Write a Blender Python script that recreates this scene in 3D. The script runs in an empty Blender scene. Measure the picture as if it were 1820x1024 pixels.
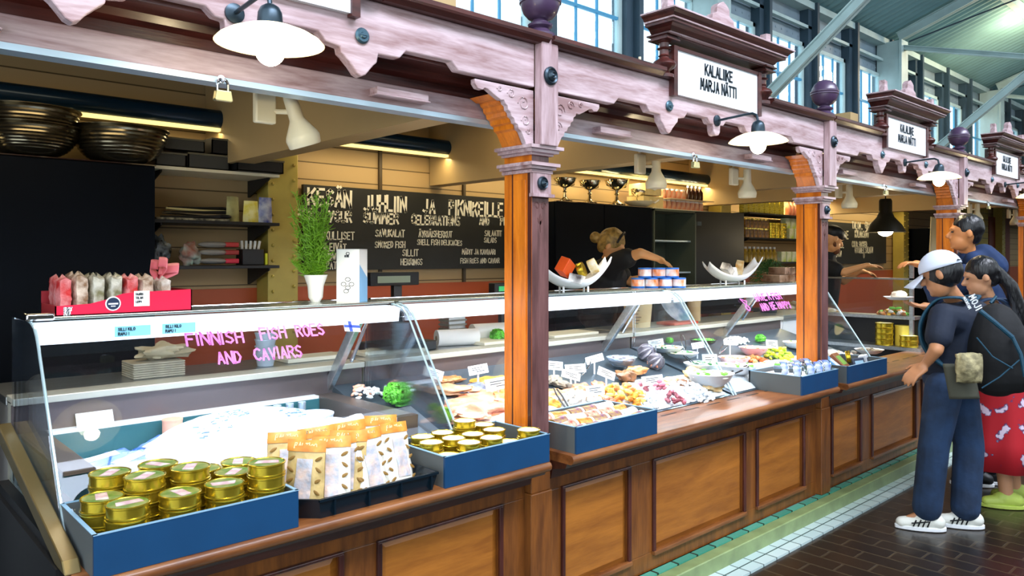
import bpy, math, random
from mathutils import Vector, Matrix, Euler, noise
random.seed(7)
V = Vector
# ---------------------------------------------------------------- camera, world, light, exposure
sc = bpy.context.scene
COL = sc.collection
EYE = 1.55
cam_d = bpy.data.cameras.new('camera'); cam = bpy.data.objects.new('camera', cam_d); COL.objects.link(cam)
cam.location = (0, 0, EYE); cam.rotation_euler = (math.radians(90), 0, math.radians(-42.76))
cam_d.sensor_width = 36; cam_d.lens = 26.70; cam_d.shift_y = -54/1820; cam_d.clip_end = 200; cam_d.clip_start = .02
sc.camera = cam
sc.view_settings.view_transform = 'Standard'; sc.view_settings.look = 'None'
sc.view_settings.exposure = 0.0; sc.view_settings.gamma = 1; sc.view_settings.use_curve_mapping = False
w = bpy.data.worlds.new('daylight'); sc.world = w; w.use_nodes = True
bg = w.node_tree.nodes['Background']; bg.inputs[0].default_value = (.80, .91, 1.0, 1); bg.inputs[1].default_value = 3.0

def area(name, loc, size, size_y, energy, color, rot=(0, 0, 0), spread=math.pi):
    l = bpy.data.lights.new(name, 'AREA'); l.shape = 'RECTANGLE'; l.size = size; l.size_y = size_y
    l.energy = energy; l.color = color; l.spread = spread
    o = bpy.data.objects.new(name, l); COL.objects.link(o); o.location = loc; o.rotation_euler = rot
    return o
def point(name, loc, energy, color, r=.04):
    l = bpy.data.lights.new(name, 'POINT'); l.energy = energy; l.color = color; l.shadow_soft_size = r
    o = bpy.data.objects.new(name, l); COL.objects.link(o); o.location = loc
    return o
WARM = (1, .74, .36); COOL = (.72, .80, 1)
# added area lamp under the roof, standing in for window daylight on the fascia
area('added_fascia_daylight', (7, -1.8, 6.4), 17, 1.4, 500, (.82, .87, 1), (math.radians(43), 0, 0), math.radians(85))
# the hall's own high lamp (its glow shows on the roof at the upper right)
point('hall_high_lamp', (14.2, 3.0, 4.95), 170, (1, .78, .46), .25)

# ---------------------------------------------------------------- pixel <-> place helpers (1820 x 1024 frame)
C0, S0 = .67887, .73425
def wx(u, y):
    t = (u-910)/1350; return y*(C0+S0*t)/(S0-C0*t)
def at(u, v, y):
    x = wx(u, y); f = C0*x+S0*y; return V((x, y, EYE-(v-458)*f/1350))
def pf(u, v, f):
    r = (u-910)/1350*f; return V((C0*f+S0*r, S0*f-C0*r, EYE-(v-458)*f/1350))
def on(u, v, z):
    return pf(u, v, 1350*(EYE-z)/(v-458))
FW = V((C0, S0, 0)); RT = V((S0, -C0, 0)); UP = V((0, 0, 1))

# ---------------------------------------------------------------- materials
def lin(c):
    return tuple(((x/255)/12.92 if x/255 <= .04045 else (((x/255)+.055)/1.055)**2.4) for x in c)
MC = {}
def mat(name, rgb, rough=.5, metal=0, spec=.5, emit=0, noise_s=0, amt=.15, bump=0, bscale=30, coat=0, alpha=None, ecol=None, rgb2=None, stretch=None, trans=0):
    if name in MC: return MC[name]
    m = bpy.data.materials.new(name); m.use_nodes = True; nt = m.node_tree; b = nt.nodes['Principled BSDF']
    c = lin(rgb)
    b.inputs['Base Color'].default_value = (*c, 1); b.inputs['Roughness'].default_value = rough
    b.inputs['Metallic'].default_value = metal; b.inputs['Specular IOR Level'].default_value = spec
    b.inputs['Coat Weight'].default_value = coat; b.inputs['Coat Roughness'].default_value = .15
    if emit: b.inputs['Emission Color'].default_value = (*(lin(ecol) if ecol else c), 1); b.inputs['Emission Strength'].default_value = emit
    if alpha is not None: b.inputs['Alpha'].default_value = alpha
    if trans: b.inputs['Transmission Weight'].default_value = trans
    if noise_s or bump:
        tc = nt.nodes.new('ShaderNodeTexCoord'); mp = nt.nodes.new('ShaderNodeMapping')
        nt.links.new(tc.outputs['Object'], mp.inputs[0])
        if stretch: mp.inputs['Scale'].default_value = stretch
    if noise_s:
        n = nt.nodes.new('ShaderNodeTexNoise'); n.inputs['Scale'].default_value = noise_s; n.inputs['Detail'].default_value = 4
        nt.links.new(mp.outputs[0], n.inputs[0])
        r = nt.nodes.new('ShaderNodeValToRGB'); r.color_ramp.elements[0].position = .35; r.color_ramp.elements[1].position = .65
        c2 = lin(rgb2) if rgb2 else tuple(x*(1-amt) for x in c); c1 = c if rgb2 else tuple(min(1, x*(1+amt)) for x in c)
        r.color_ramp.elements[0].color = (*c2, 1); r.color_ramp.elements[1].color = (*c1, 1)
        nt.links.new(n.outputs[0], r.inputs[0]); nt.links.new(r.outputs[0], b.inputs['Base Color'])
    if bump:
        n2 = nt.nodes.new('ShaderNodeTexNoise'); n2.inputs['Scale'].default_value = bscale; n2.inputs['Detail'].default_value = 3
        nt.links.new(mp.outputs[0], n2.inputs[0])
        bp = nt.nodes.new('ShaderNodeBump'); bp.inputs['Strength'].default_value = bump; bp.inputs['Distance'].default_value = .01
        nt.links.new(n2.outputs[0], bp.inputs['Height']); nt.links.new(bp.outputs[0], b.inputs['Normal'])
    MC[name] = m; return m
def wood(name, c1, c2, grain='x', rough=.38, coat=.25):
    if name in MC: return MC[name]
    m = bpy.data.materials.new(name); m.use_nodes = True; nt = m.node_tree; b = nt.nodes['Principled BSDF']
    b.inputs['Roughness'].default_value = rough; b.inputs['Coat Weight'].default_value = coat; b.inputs['Coat Roughness'].default_value = .2
    tc = nt.nodes.new('ShaderNodeTexCoord'); mp = nt.nodes.new('ShaderNodeMapping'); nt.links.new(tc.outputs['Object'], mp.inputs[0])
    mp.inputs['Scale'].default_value = {'x': (1.2, 9, 9), 'z': (9, 9, 1.2), 'y': (9, 1.2, 9)}[grain]
    n = nt.nodes.new('ShaderNodeTexNoise'); n.inputs['Scale'].default_value = 2.2; n.inputs['Detail'].default_value = 6; n.inputs['Distortion'].default_value = .7
    nt.links.new(mp.outputs[0], n.inputs[0])
    n3 = nt.nodes.new('ShaderNodeTexNoise'); n3.inputs['Scale'].default_value = 14; n3.inputs['Detail'].default_value = 3
    nt.links.new(mp.outputs[0], n3.inputs[0])
    mx = nt.nodes.new('ShaderNodeMath'); mx.operation = 'MULTIPLY_ADD'; mx.inputs[1].default_value = .3; mx.inputs[2].default_value = 0
    nt.links.new(n3.outputs[0], mx.inputs[0])
    ad = nt.nodes.new('ShaderNodeMath'); ad.operation = 'ADD'; nt.links.new(n.outputs[0], ad.inputs[0]); nt.links.new(mx.outputs[0], ad.inputs[1])
    r = nt.nodes.new('ShaderNodeValToRGB'); r.color_ramp.elements[0].position = .45; r.color_ramp.elements[1].position = .85
    r.color_ramp.elements[0].color = (*lin(c1), 1); r.color_ramp.elements[1].color = (*lin(c2), 1)
    nt.links.new(ad.outputs[0], r.inputs[0]); nt.links.new(r.outputs[0], b.inputs['Base Color'])
    bp = nt.nodes.new('ShaderNodeBump'); bp.inputs['Strength'].default_value = .15; bp.inputs['Distance'].default_value = .004
    nt.links.new(n3.outputs[0], bp.inputs['Height']); nt.links.new(bp.outputs[0], b.inputs['Normal'])
    MC[name] = m; return m
def glass(name, tint=(1, 1, 1), refl=1.0, haze=0.0):
    if name in MC: return MC[name]
    m = bpy.data.materials.new(name); m.use_nodes = True; nt = m.node_tree
    for n in list(nt.nodes): nt.nodes.remove(n)
    out = nt.nodes.new('ShaderNodeOutputMaterial'); t = nt.nodes.new('ShaderNodeBsdfTransparent'); g = nt.nodes.new('ShaderNodeBsdfGlossy')
    t.inputs[0].default_value = (*tint, 1); g.inputs['Roughness'].default_value = .02; g.inputs[0].default_value = (.85, .93, 1, 1)
    fr = nt.nodes.new('ShaderNodeFresnel'); fr.inputs[0].default_value = 1.5
    mu = nt.nodes.new('ShaderNodeMath'); mu.operation = 'MULTIPLY'; mu.inputs[1].default_value = refl; nt.links.new(fr.outputs[0], mu.inputs[0])
    mx = nt.nodes.new('ShaderNodeMixShader'); nt.links.new(mu.outputs[0], mx.inputs[0]); nt.links.new(t.outputs[0], mx.inputs[1]); nt.links.new(g.outputs[0], mx.inputs[2])
    last = mx
    if haze:
        d = nt.nodes.new('ShaderNodeBsdfDiffuse'); d.inputs[0].default_value = (.8, .85, .9, 1)
        m2 = nt.nodes.new('ShaderNodeMixShader'); m2.inputs[0].default_value = haze
        nt.links.new(mx.outputs[0], m2.inputs[1]); nt.links.new(d.outputs[0], m2.inputs[2]); last = m2
    nt.links.new(last.outputs[0], out.inputs[0]); MC[name] = m; return m
def brick(name, c1, c2, mortar, sx, sy, scale=1, rot=0, rough=.4, off=.5, ms=.03, bump=.4, plane='xy'):
    if name in MC: return MC[name]
    m = bpy.data.materials.new(name); m.use_nodes = True; nt = m.node_tree; b = nt.nodes['Principled BSDF']
    tc = nt.nodes.new('ShaderNodeTexCoord'); mp = nt.nodes.new('ShaderNodeMapping'); nt.links.new(tc.outputs['Object'], mp.inputs[0])
    mp.inputs['Rotation'].default_value = (math.radians(-90) if plane == 'xz' else 0, 0, rot)
    br = nt.nodes.new('ShaderNodeTexBrick'); nt.links.new(mp.outputs[0], br.inputs[0])
    br.inputs['Scale'].default_value = scale; br.inputs['Brick Width'].default_value = sx; br.inputs['Row Height'].default_value = sy
    br.inputs['Mortar Size'].default_value = ms; br.offset = off; br.inputs['Color1'].default_value = (*lin(c1), 1); br.inputs['Color2'].default_value = (*lin(c2), 1)
    br.inputs['Mortar'].default_value = (*lin(mortar), 1)
    nt.links.new(br.outputs[0], b.inputs['Base Color']); b.inputs['Roughness'].default_value = rough
    bp = nt.nodes.new('ShaderNodeBump'); bp.inputs['Strength'].default_value = bump; bp.inputs['Distance'].default_value = .004; bp.invert = True
    nt.links.new(br.outputs[1], bp.inputs['Height']); nt.links.new(bp.outputs[0], b.inputs['Normal'])
    MC[name] = m; return m

M = dict(
 fascia=wood('daylit_wood_fascia', (142, 108, 108), (204, 182, 188), 'x', .4),  # pinker than the bare wood: cool daylight tint put into the colour
 fascia_z=wood('daylit_wood_post', (128, 94, 94), (194, 168, 174), 'z', .4),  # upright grain, same daylight tint in the colour
 dark=wood('dark_walnut_moulding', (48, 20, 18), (88, 38, 32), 'x', .35),
 darkz=wood('dark_walnut_and_shade', (46, 19, 17), (86, 38, 30), 'z', .35),
 post=wood('lamplit_orange_pine', (186, 94, 14), (232, 132, 30), 'z', .35, .35),  # warm lamp light included in this orange
 panel=wood('counter_panel_pine', (138, 80, 24), (172, 106, 36), 'x', .42, .2),
 framew=wood('counter_frame_wood', (92, 50, 18), (136, 80, 30), 'z', .4, .2),
 framedark=wood('counter_rail_wood', (44, 20, 14), (74, 34, 22), 'x', .3, .4),
 ledge=wood('ledge_wood', (92, 50, 24), (142, 88, 46), 'x', .36, .2),
 steel=mat('brushed_steel', (176, 180, 182), .32, .9, noise_s=3, amt=.12, stretch=(1, 20, 20)),
 steelw=mat('white_enamel_metal', (232, 234, 236), .35),
 alu=mat('pale_aluminium', (190, 212, 226), .35, .5),
 chrome=mat('chrome', (220, 222, 226), .08, 1),
 brass=mat('aged_brass', (176, 140, 70), .3, .9),
 black=mat('matt_black', (14, 16, 20), .5),
 cab=mat('black_laminate', (3, 8, 17), .6, spec=.1, noise_s=1.5, amt=.3),
 blue=mat('blue_card_box', (6, 60, 100), .5, noise_s=6, amt=.06),
 bluein=mat('grey_card_box', (84, 90, 92), .55),
 gold=mat('gold_tin', (196, 172, 52), .25, .85),
 goldd=mat('gold_tin_rim', (226, 208, 110), .2, .9),
 white=mat('white_plastic', (236, 238, 240), .4),
 paper=mat('white_paper', (240, 240, 236), .7),
 cream=mat('cream_enamel', (228, 218, 186), .4),
 bronze=mat('oxidised_iron', (52, 66, 76), .35, .7),
 blueiron=mat('verdigris_iron', (70, 98, 112), .35, .6),
 tan=mat('tan_board', (176, 150, 104), .6, noise_s=2, amt=.05),
 orange=mat('terracotta_paint', (178, 78, 30), .5),
 yellowsteel=mat('ochre_riveted_steel', (182, 162, 74), .45, noise_s=4, amt=.12),
 hall=mat('grey_blue_hall_steel', (126, 146, 158), .55, noise_s=3, amt=.1),
 halld=mat('dark_blue_hall_steel', (48, 70, 84), .5, noise_s=3, amt=.12),
 halll=mat('pale_green_hall_steel', (176, 200, 200), .5, noise_s=4, amt=.08),
 sign=mat('white_sign_enamel', (228, 232, 238), .35),
 ink=mat('dark_ink', (22, 36, 44), .5),
 chalk=mat('chalk_paint', (236, 232, 214), .8),
 board=mat('chalkboard_black', (26, 28, 26), .6, noise_s=3, amt=.2),
 pink=mat('pink_chalk_marker', (226, 120, 208), .6),
 green=mat('lettuce_green', (96, 190, 50), .5, noise_s=25, amt=.35, bump=.6),
 dill=mat('dill_green', (112, 164, 28), .6),
 skin=mat('skin_light', (206, 150, 112), .5, noise_s=8, amt=.05),
 skin2=mat('skin_tan', (186, 128, 88), .5, noise_s=8, amt=.05),
 hair=mat('black_hair', (16, 15, 18), .35, bump=.6, bscale=60, stretch=(1, 1, .2)),
 blond=mat('blonde_brown_hair', (150, 118, 56), .45, bump=.6, bscale=60, noise_s=30, amt=.4),
 navy=mat('navy_cloth', (12, 24, 44), .8, noise_s=5, amt=.2, bump=.4, bscale=14),
 blackc=mat('black_cloth', (12, 13, 17), .8, bump=.4, bscale=14),
 jeans=mat('blue_denim', (22, 46, 76), .85, noise_s=7, amt=.35, bump=.6, bscale=16),
 orangef=mat('smoked_salmon', (226, 128, 50), .35, noise_s=14, rgb2=(236, 176, 120), bump=.4, bscale=20, stretch=(1, 4, 1)),
 brownf=mat('smoked_fish_brown', (140, 88, 44), .4, noise_s=16, amt=.4, bump=.5),
 ice=mat('crushed_ice', (246, 250, 255), .3, noise_s=60, amt=.04, bump=1.0, bscale=90),
 glass=glass('display_glass', (.97, .99, 1), .7, .004),
 plastic=glass('clear_plastic', (.86, .88, .9), 1.2, .12),
)

# ---------------------------------------------------------------- mesh builder
OFF = {}
class MB:
    def __init__(s): s.v = []; s.f = []; s.mi = []; s.cur = 0; s.mats = []
    def use(s, m):
        if m not in s.mats: s.mats.append(m)
        s.cur = s.mats.index(m); return s
    def add(s, vs, fs, T=None):
        n = len(s.v); s.v += [tuple(T @ V(p)) if T else tuple(p) for p in vs]
        s.f += [tuple(i+n for i in f) for f in fs]; s.mi += [s.cur]*len(fs); return s
    def box(s, x0, x1, y0, y1, z0, z1, T=None):
        return s.add([(x, y, z) for x in (x0, x1) for y in (y0, y1) for z in (z0, z1)],
                     [(0, 1, 3, 2), (4, 6, 7, 5), (0, 4, 5, 1), (2, 3, 7, 6), (0, 2, 6, 4), (1, 5, 7, 3)], T)
    def prism(s, pts, a, b, plane='xz', T=None):
        n = len(pts)
        mk = {'xz': lambda p, q: (p[0], q, p[1]), 'yz': lambda p, q: (q, p[0], p[1]), 'xy': lambda p, q: (p[0], p[1], q)}[plane]
        vs = [mk(p, a) for p in pts]+[mk(p, b) for p in pts]
        fs = [tuple(range(n)), tuple(range(2*n-1, n-1, -1))]+[(i, i+n, (i+1) % n+n, (i+1) % n) for i in range(n)]
        return s.add(vs, fs, T)
    def lathe(s, prof, c=(0, 0, 0), n=20, T=None, squash=1):
        vs = []; fs = []; c = V(c)
        for r, z in prof:
            for k in range(n):
                a = 2*math.pi*k/n; p = V((r*math.cos(a), r*math.sin(a)*squash, z))
                vs.append(tuple((T @ p if T else p)+c))
        m = len(prof)
        for i in range(m-1):
            for k in range(n):
                k2 = (k+1) % n; fs.append((i*n+k, i*n+k2, (i+1)*n+k2, (i+1)*n+k))
        if prof[0][0] > 1e-5: fs.append(tuple(range(n-1, -1, -1)))
        if prof[-1][0] > 1e-5: fs.append(tuple(range((m-1)*n, m*n)))
        return s.add(vs, fs)
    def tube(s, pts, r, n=8, closed=False):
        pts = [V(p) for p in pts]; rs = r if isinstance(r, (list, tuple)) else [r]*len(pts)
        vs = []; fs = []; m = len(pts); ref = None
        for i, p in enumerate(pts):
            d = (pts[(i+1) % m]-pts[i-1]) if closed else (pts[min(i+1, m-1)]-pts[max(i-1, 0)])
            if d.length < 1e-9: d = V((0, 0, 1))
            d.normalize()
            if ref is None: ref = V((0, 0, 1)) if abs(d.z) < .9 else V((1, 0, 0))
            a = d.cross(ref); a.normalize(); b = d.cross(a); ref = a.cross(d)*-1 if False else ref
            for k in range(n):
                t = 2*math.pi*k/n; vs.append(tuple(p+(a*math.cos(t)+b*math.sin(t))*rs[i]))
        for i in range(m if closed else m-1):
            for k in range(n):
                k2 = (k+1) % n; j = (i+1) % m; fs.append((i*n+k, i*n+k2, j*n+k2, j*n+k))
        if not closed: fs += [tuple(range(n-1, -1, -1)), tuple(range((m-1)*n, m*n))]
        return s.add(vs, fs)
    def ell(s, c, r, R=None, n=14, m=9, jit=0, seed=0):
        vs = []; fs = []; c = V(c)
        if not hasattr(r, '__len__'): r = (r, r, r)
        for i in range(1, m):
            th = math.pi*i/m
            for k in range(n):
                a = 2*math.pi*k/n; p = V((math.sin(th)*math.cos(a), math.sin(th)*math.sin(a), math.cos(th)))
                if jit: p *= 1+jit*noise.noise(p*2.2+V((seed*3.1, seed, 0)))
                p = V((p.x*r[0], p.y*r[1], p.z*r[2])); vs.append(tuple(c+(R @ p if R else p)))
        t = V((0, 0, r[2])); vs.append(tuple(c+(R @ t if R else t))); vs.append(tuple(c-(R @ t if R else t)))
        T = len(vs)-2
        for i in range(m-2):
            for k in range(n):
                k2 = (k+1) % n; fs.append((i*n+k, (i+1)*n+k, (i+1)*n+k2, i*n+k2))
        for k in range(n):
            k2 = (k+1) % n; fs.append((T, k, k2)); fs.append((T+1, (m-2)*n+k2, (m-2)*n+k))
        return s.add(vs, fs)
    def cap(s, a, b, ra, rb=None, n=12):
        a = V(a); b = V(b); rb = ra if rb is None else rb; d = (b-a); L = d.length
        if L < 1e-6: return s.ell(a, ra)
        q = V((0, 0, 1)).rotation_difference(d.normalized()).to_matrix().to_4x4()
        prof = [(ra*math.sin(t), -ra*math.cos(t)) for t in (0, .4, .8, 1.2, 1.5708)]+[(rb*math.cos(t), L+rb*math.sin(t)) for t in (0, .4, .8, 1.2, 1.5708)]
        prof[0] = (0, -ra); prof[-1] = (0, L+rb)
        vs = []; fs = []
        T = Matrix.Translation(a) @ q
        for r, z in prof[1:-1]:
            for k in range(n):
                t = 2*math.pi*k/n; vs.append(tuple(T @ V((r*math.cos(t), r*math.sin(t), z))))
        m = len(prof)-2; vs.append(tuple(T @ V((0, 0, -ra)))); vs.append(tuple(T @ V((0, 0, L+rb))))
        for i in range(m-1):
            for k in range(n):
                k2 = (k+1) % n; fs.append((i*n+k, i*n+k2, (i+1)*n+k2, (i+1)*n+k))
        for k in range(n):
            k2 = (k+1) % n; fs.append((m*n, k2, k)); fs.append((m*n+1, (m-1)*n+k, (m-1)*n+k2))
        return s.add(vs, fs)
    def grid(s, fn, nu, nv, thick=0):
        vs = [tuple(fn(i/nu, j/nv)) for i in range(nu+1) for j in range(nv+1)]
        fs = [(i*(nv+1)+j, (i+1)*(nv+1)+j, (i+1)*(nv+1)+j+1, i*(nv+1)+j+1) for i in range(nu) for j in range(nv)]
        return s.add(vs, fs)
    def build(s, name, m=None, parent=None, sm=True, bevel=0, solid=0, voxel=0, smooth=0, sub=0, label=None, ang=38):
        me = bpy.data.meshes.new(name)
        off = OFF.get(parent.name, V((0, 0, 0))) if parent else V((0, 0, 0))
        me.from_pydata([tuple(V(p)-off) for p in s.v] if parent else s.v, [], s.f)
        ms = s.mats or [m]
        for q in ms: me.materials.append(q)
        if s.mats:
            for p, i in zip(me.polygons, s.mi): p.material_index = i
        me.validate(); me.update()
        o = bpy.data.objects.new(name, me); COL.objects.link(o)
        if parent: o.parent = parent; OFF[o.name] = off
        if sm and len(me.polygons):
            me.polygons.foreach_set('use_smooth', [True]*len(me.polygons))
            if not voxel: me.set_sharp_from_angle(angle=math.radians(ang))
        if solid: d = o.modifiers.new('thickness', 'SOLIDIFY'); d.thickness = solid; d.offset = 0
        if voxel:
            d = o.modifiers.new('fuse', 'REMESH'); d.mode = 'VOXEL'; d.voxel_size = voxel; d.use_smooth_shade = True
            if smooth: d2 = o.modifiers.new('soften', 'SMOOTH'); d2.iterations = smooth; d2.factor = .5
        if sub: d = o.modifiers.new('subdivide', 'SUBSURF'); d.levels = sub; d.render_levels = sub
        if bevel: d = o.modifiers.new('bevel', 'BEVEL'); d.width = bevel; d.segments = 2; d.limit_method = 'ANGLE'
        if label: o['label'] = label
        return o

def tag(o, label=None, cat=None, group=None, kind=None):
    if label: o['label'] = label
    if cat: o['category'] = cat
    if group: o['group'] = group
    if kind: o['kind'] = kind
    return o
def thing(name, label, cat, loc=(0, 0, 0), group=None, rot=0, local=False):
    o = bpy.data.objects.new(name, None); COL.objects.link(o); o.location = loc; o.rotation_euler = (0, 0, rot); o.empty_display_size = .05
    OFF[o.name] = V((0, 0, 0)) if local else V(loc)
    return tag(o, label, cat, group)
def struct(name, mb, m=None, parent=None, **k):
    o = mb.build(name, m, parent, **k)
    if not parent: o['kind'] = 'structure'
    return o
def dup(root, dloc=None, loc=None, label=None, rot=None, group=None):
    r = root.copy(); COL.objects.link(r)
    if loc is not None: r.location = loc
    if dloc is not None: r.location = V(root.location)+V(dloc)
    if rot is not None: r.rotation_euler = (0, 0, rot) if not hasattr(rot, '__len__') else rot
    if label: r['label'] = label
    if group: r['group'] = group
    def rec(src, dst):
        for ch in src.children:
            c = ch.copy(); COL.objects.link(c); c.parent = dst; rec(ch, c)
    rec(root, r)
    return r
def Rz(a): return Matrix.Rotation(a, 4, 'Z')
def TR(loc, rz=0, rx=0, ry=0): return Matrix.Translation(V(loc)) @ Matrix.Rotation(rz, 4, 'Z') @ Matrix.Rotation(ry, 4, 'Y') @ Matrix.Rotation(rx, 4, 'X')

# ---------------------------------------------------------------- hand lettering made of strokes
G = {
 'A': '0,0 2,6 4,0;.8,2 3.2,2', 'B': '0,0 0,6 2.6,6 3.4,5 2.6,3.3 0,3.2;2.6,3.3 3.8,2 3,0 0,0', 'C': '4,5.2 2.6,6 .8,5.2 0,3 .8,.8 2.6,0 4,.8',
 'D': '0,0 0,6 2.4,5.6 4,3 2.4,.4 0,0', 'E': '3.6,0 0,0 0,6 3.6,6;0,3.1 3,3.1', 'F': '0,0 0,6 3.8,6;0,3.2 3,3.2', 'G': '4,5.2 2.4,6 .6,5 0,3 .8,.7 2.6,0 4,1 4,2.6 2.4,2.6',
 'H': '0,0 0,6;4,0 4,6;0,3 4,3', 'I': '1,0 1,6', 'J': '3,6 3,1.2 1.8,0 0,.8', 'K': '0,0 0,6;3.8,6 0,2.6;1.2,3.6 4,0', 'L': '0,6 0,0 3.6,0',
 'M': '0,0 .4,6 2.2,2 4,6 4.4,0', 'N': '0,0 0,6 4,0 4,6', 'O': '2,6 .4,5 0,3 .4,1 2,0 3.6,1 4,3 3.6,5 2,6', 'P': '0,0 0,6 2.6,6 3.8,4.8 2.8,3.2 0,2.8',
 'R': '0,0 0,6 2.6,6 3.8,4.8 2.8,3.3 0,3;1.8,3 4,0', 'S': '3.8,5.2 2.2,6 .4,5 .6,3.7 3.2,2.5 3.8,1.2 2.2,0 0,.8', 'T': '0,6 4,6;2,6 2,0',
 'U': '0,6 0,1.4 1.2,0 2.8,0 4,1.4 4,6', 'V': '0,6 2,0 4,6', 'W': '0,6 1,0 2.2,4 3.4,0 4.4,6', 'Y': '0,6 2,3.2;4,6 1.4,-.2', 'Ä': '0,0 2,6 4,0;.8,2 3.2,2;1.1,7.4 1.3,7.6;2.9,7.4 3.1,7.6',
 'Å': '0,0 2,6 4,0;.8,2 3.2,2;2,8 1.5,7.4 2,6.8 2.5,7.4 2,8', 'X': '0,0 4,6;0,6 4,0', '&': '4,0 .6,4.6 1.6,6 2.6,4.8 .2,1.4 1.6,0 4,2.2', '.': '.4,0 .6,.2', '-': '.5,3 3,3', 'Ö': '2,6 .4,5 0,3 .4,1 2,0 3.6,1 4,3 3.6,5 2,6;1.1,7.4 1.3,7.6;2.9,7.4 3.1,7.6',
 'Q': '2,6 .4,5 0,3 .4,1 2,0 3.6,1 4,3 3.6,5 2,6;2.6,1.4 4.2,-.4', 'Z': '0,6 4,6 0,0 4,0'}
for k_, d_ in {'0': 'O', '1': 'I'}.items(): G[k_] = G[d_]
def text_w(t, h, wid): return sum((.5 if c == ' ' else (.36 if c in 'I.' else .82 if c not in 'MW' else .95))*h*wid for c in t)
def letters(mb, t, h, sw, T, wid=.8, jit=.0, slant=0, th=.0015, align='l'):
    """strokes of the text t in the local xz plane of T, facing local -y"""
    rnd = random.Random(len(t)*7+ord(t[0])); x = -text_w(t, h, wid)/2 if align == 'c' else 0
    for ch in t:
        adv = (.5 if ch == ' ' else (.36 if ch in 'I.' else .82 if ch not in 'MW' else .95))*h*wid
        if ch in G:
            jy = rnd.uniform(-jit, jit)*h; js = 1+rnd.uniform(-jit, jit); x0 = x - (.1*h*wid if ch == 'I' else 0)
            for st in G[ch].split(';'):
                P = [tuple(float(q) for q in s_.split(',')) for s_ in st.split()]
                P = [(x0+(p[0]/6*.9*h*wid)*js+slant*p[1]/6*h+rnd.uniform(-jit, jit)*h*.25, jy+p[1]/6*h*js+rnd.uniform(-jit, jit)*h*.25) for p in P]
                for a, b in zip(P, P[1:]):
                    d = V((b[0]-a[0], b[1]-a[1])); L = d.length
                    if L < 1e-6: continue
                    d /= L; n = V((-d[1], d[0]))*sw/2; e = d*sw*.42
                    q = [V(a)-e-n, V(a)-e*1.3+n*.2, V(a)-e+n, V(b)+e+n, V(b)+e*1.3, V(b)+e-n]
                    mb.prism([tuple(k) for k in (q[0], q[2], q[3], q[5])], -th, 0, 'xz', T)
        x += adv
    return mb
# ================================================================ THE SETTING
PITCH = 2.485; PX = [2.132+PITCH*k for k in range(-1, 8)]; CX = [.89+PITCH*k for k in range(0, 7)]
COLX = [2.165, 7.25, 12.33, 17.4, 22.5]
struct('floor', MB().box(-3, 34, -6, 4.9, -.05, 0), brick('floor_clinker', (26, 22, 20), (40, 30, 22), (62, 52, 38), .24, .12, 1, math.radians(90), .28, ms=.006, bump=.5))
struct('trim_1', MB().box(-.2, 34, 1.937, 2.05, 0, .012), brick('kerb_tile', (196, 214, 212), (178, 200, 200), (60, 80, 84), .13, 1, 1, 0, .3, 0, .004, plane='xy'), sm=False)
kt = MB(); kt.box(-.2, 34, 2.05, 2.12, 0, .085)
struct('trim_2', kt, mat('green_terrazzo_kerb', (128, 146, 96), .35, noise_s=9, amt=.15), bevel=.006)
gm = brick('green_gutter_tile', (60, 140, 118), (84, 164, 140), (24, 60, 50), .16, .5, 1, 0, .25, 0, .008)
struct('trim_3', MB().box(-.2, 34, 2.12, 2.16, 0, .09), gm)
# stall back wall: tan boards, terracotta dado
siding = brick('tan_siding', (176, 148, 102), (186, 158, 112), (96, 76, 44), 6.0, .115, 1, 0, .55, .3, .004, .8, plane='xz')
struct('wall_back', MB().box(-2.5, 33, 4.62, 4.72, 1.36, 2.66), siding)
struct('wall_back_dado', MB().box(-2.5, 33, 4.60, 4.72, 0, 1.36), M['orange'])
struct('ceiling_stalls', MB().prism([(2.20, 2.43), (2.78, 2.64), (4.72, 2.64), (4.72, 2.66), (2.77, 2.66), (2.19, 2.45)], -2.5, 33, 'yz'), mat('stall_ceiling', (92, 78, 54), .7), sm=False)
ow = MB().box(-3, 34, -6.2, -6, 0, 3.2).box(-3, 34, -6.2, -6, 5.0, 8.4)
struct('wall_opposite', ow, mat('opposite_wall_paint', (96, 92, 84), .8), sm=False)
struct('wall_left', MB().box(-2.6, -2.5, 2.3, 4.9, 0, 2.66), mat('passage_dark_wall', (22, 24, 28), .7))
struct('wall_right', MB().box(33, 33.2, -6, 4.9, 0, 7), mat('far_end_wall', (150, 150, 138), .7))
# hall wall above the stalls, window openings between steel piers
wm = MB()
wm.box(-2.5, 33, 4.86, 4.92, 4.42, 4.95); wm.box(-2.5, 33, 4.86, 4.92, 2.6, 2.72)
struct('wall_upper', wm, M['hall'])
pier = MB(); riv = MB(); wins = []
winx = []
for ci, c in enumerate([-2.92]+COLX):
    for k in range(4):
        a = c+.14+k*1.262; winx.append((a+.10, a+1.10))
        pier.box(a+1.10, a+1.37, 4.74, 4.93, 2.6, 4.95)
        pier.box(a+1.20, a+1.26, 4.66, 4.74, 2.6, 4.95)
        for q in range(7):
            riv.ell((a+.15+q*.15, 4.86, 4.52), (.016, .012, .016), n=6, m=4)
struct('wall_upper_piers', pier, M['halld'], sm=False)
struct('trim_4', riv, M['hall'])
eave = MB().box(-2.5, 33, 4.70, 4.86, 4.86, 4.95).box(-2.5, 33, 4.74, 4.80, 4.6, 4.64)
struct('trim_5', eave, M['halll'], sm=False)
sky_glass = glass('window_glass', (.96, 1, 1), .6)
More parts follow.
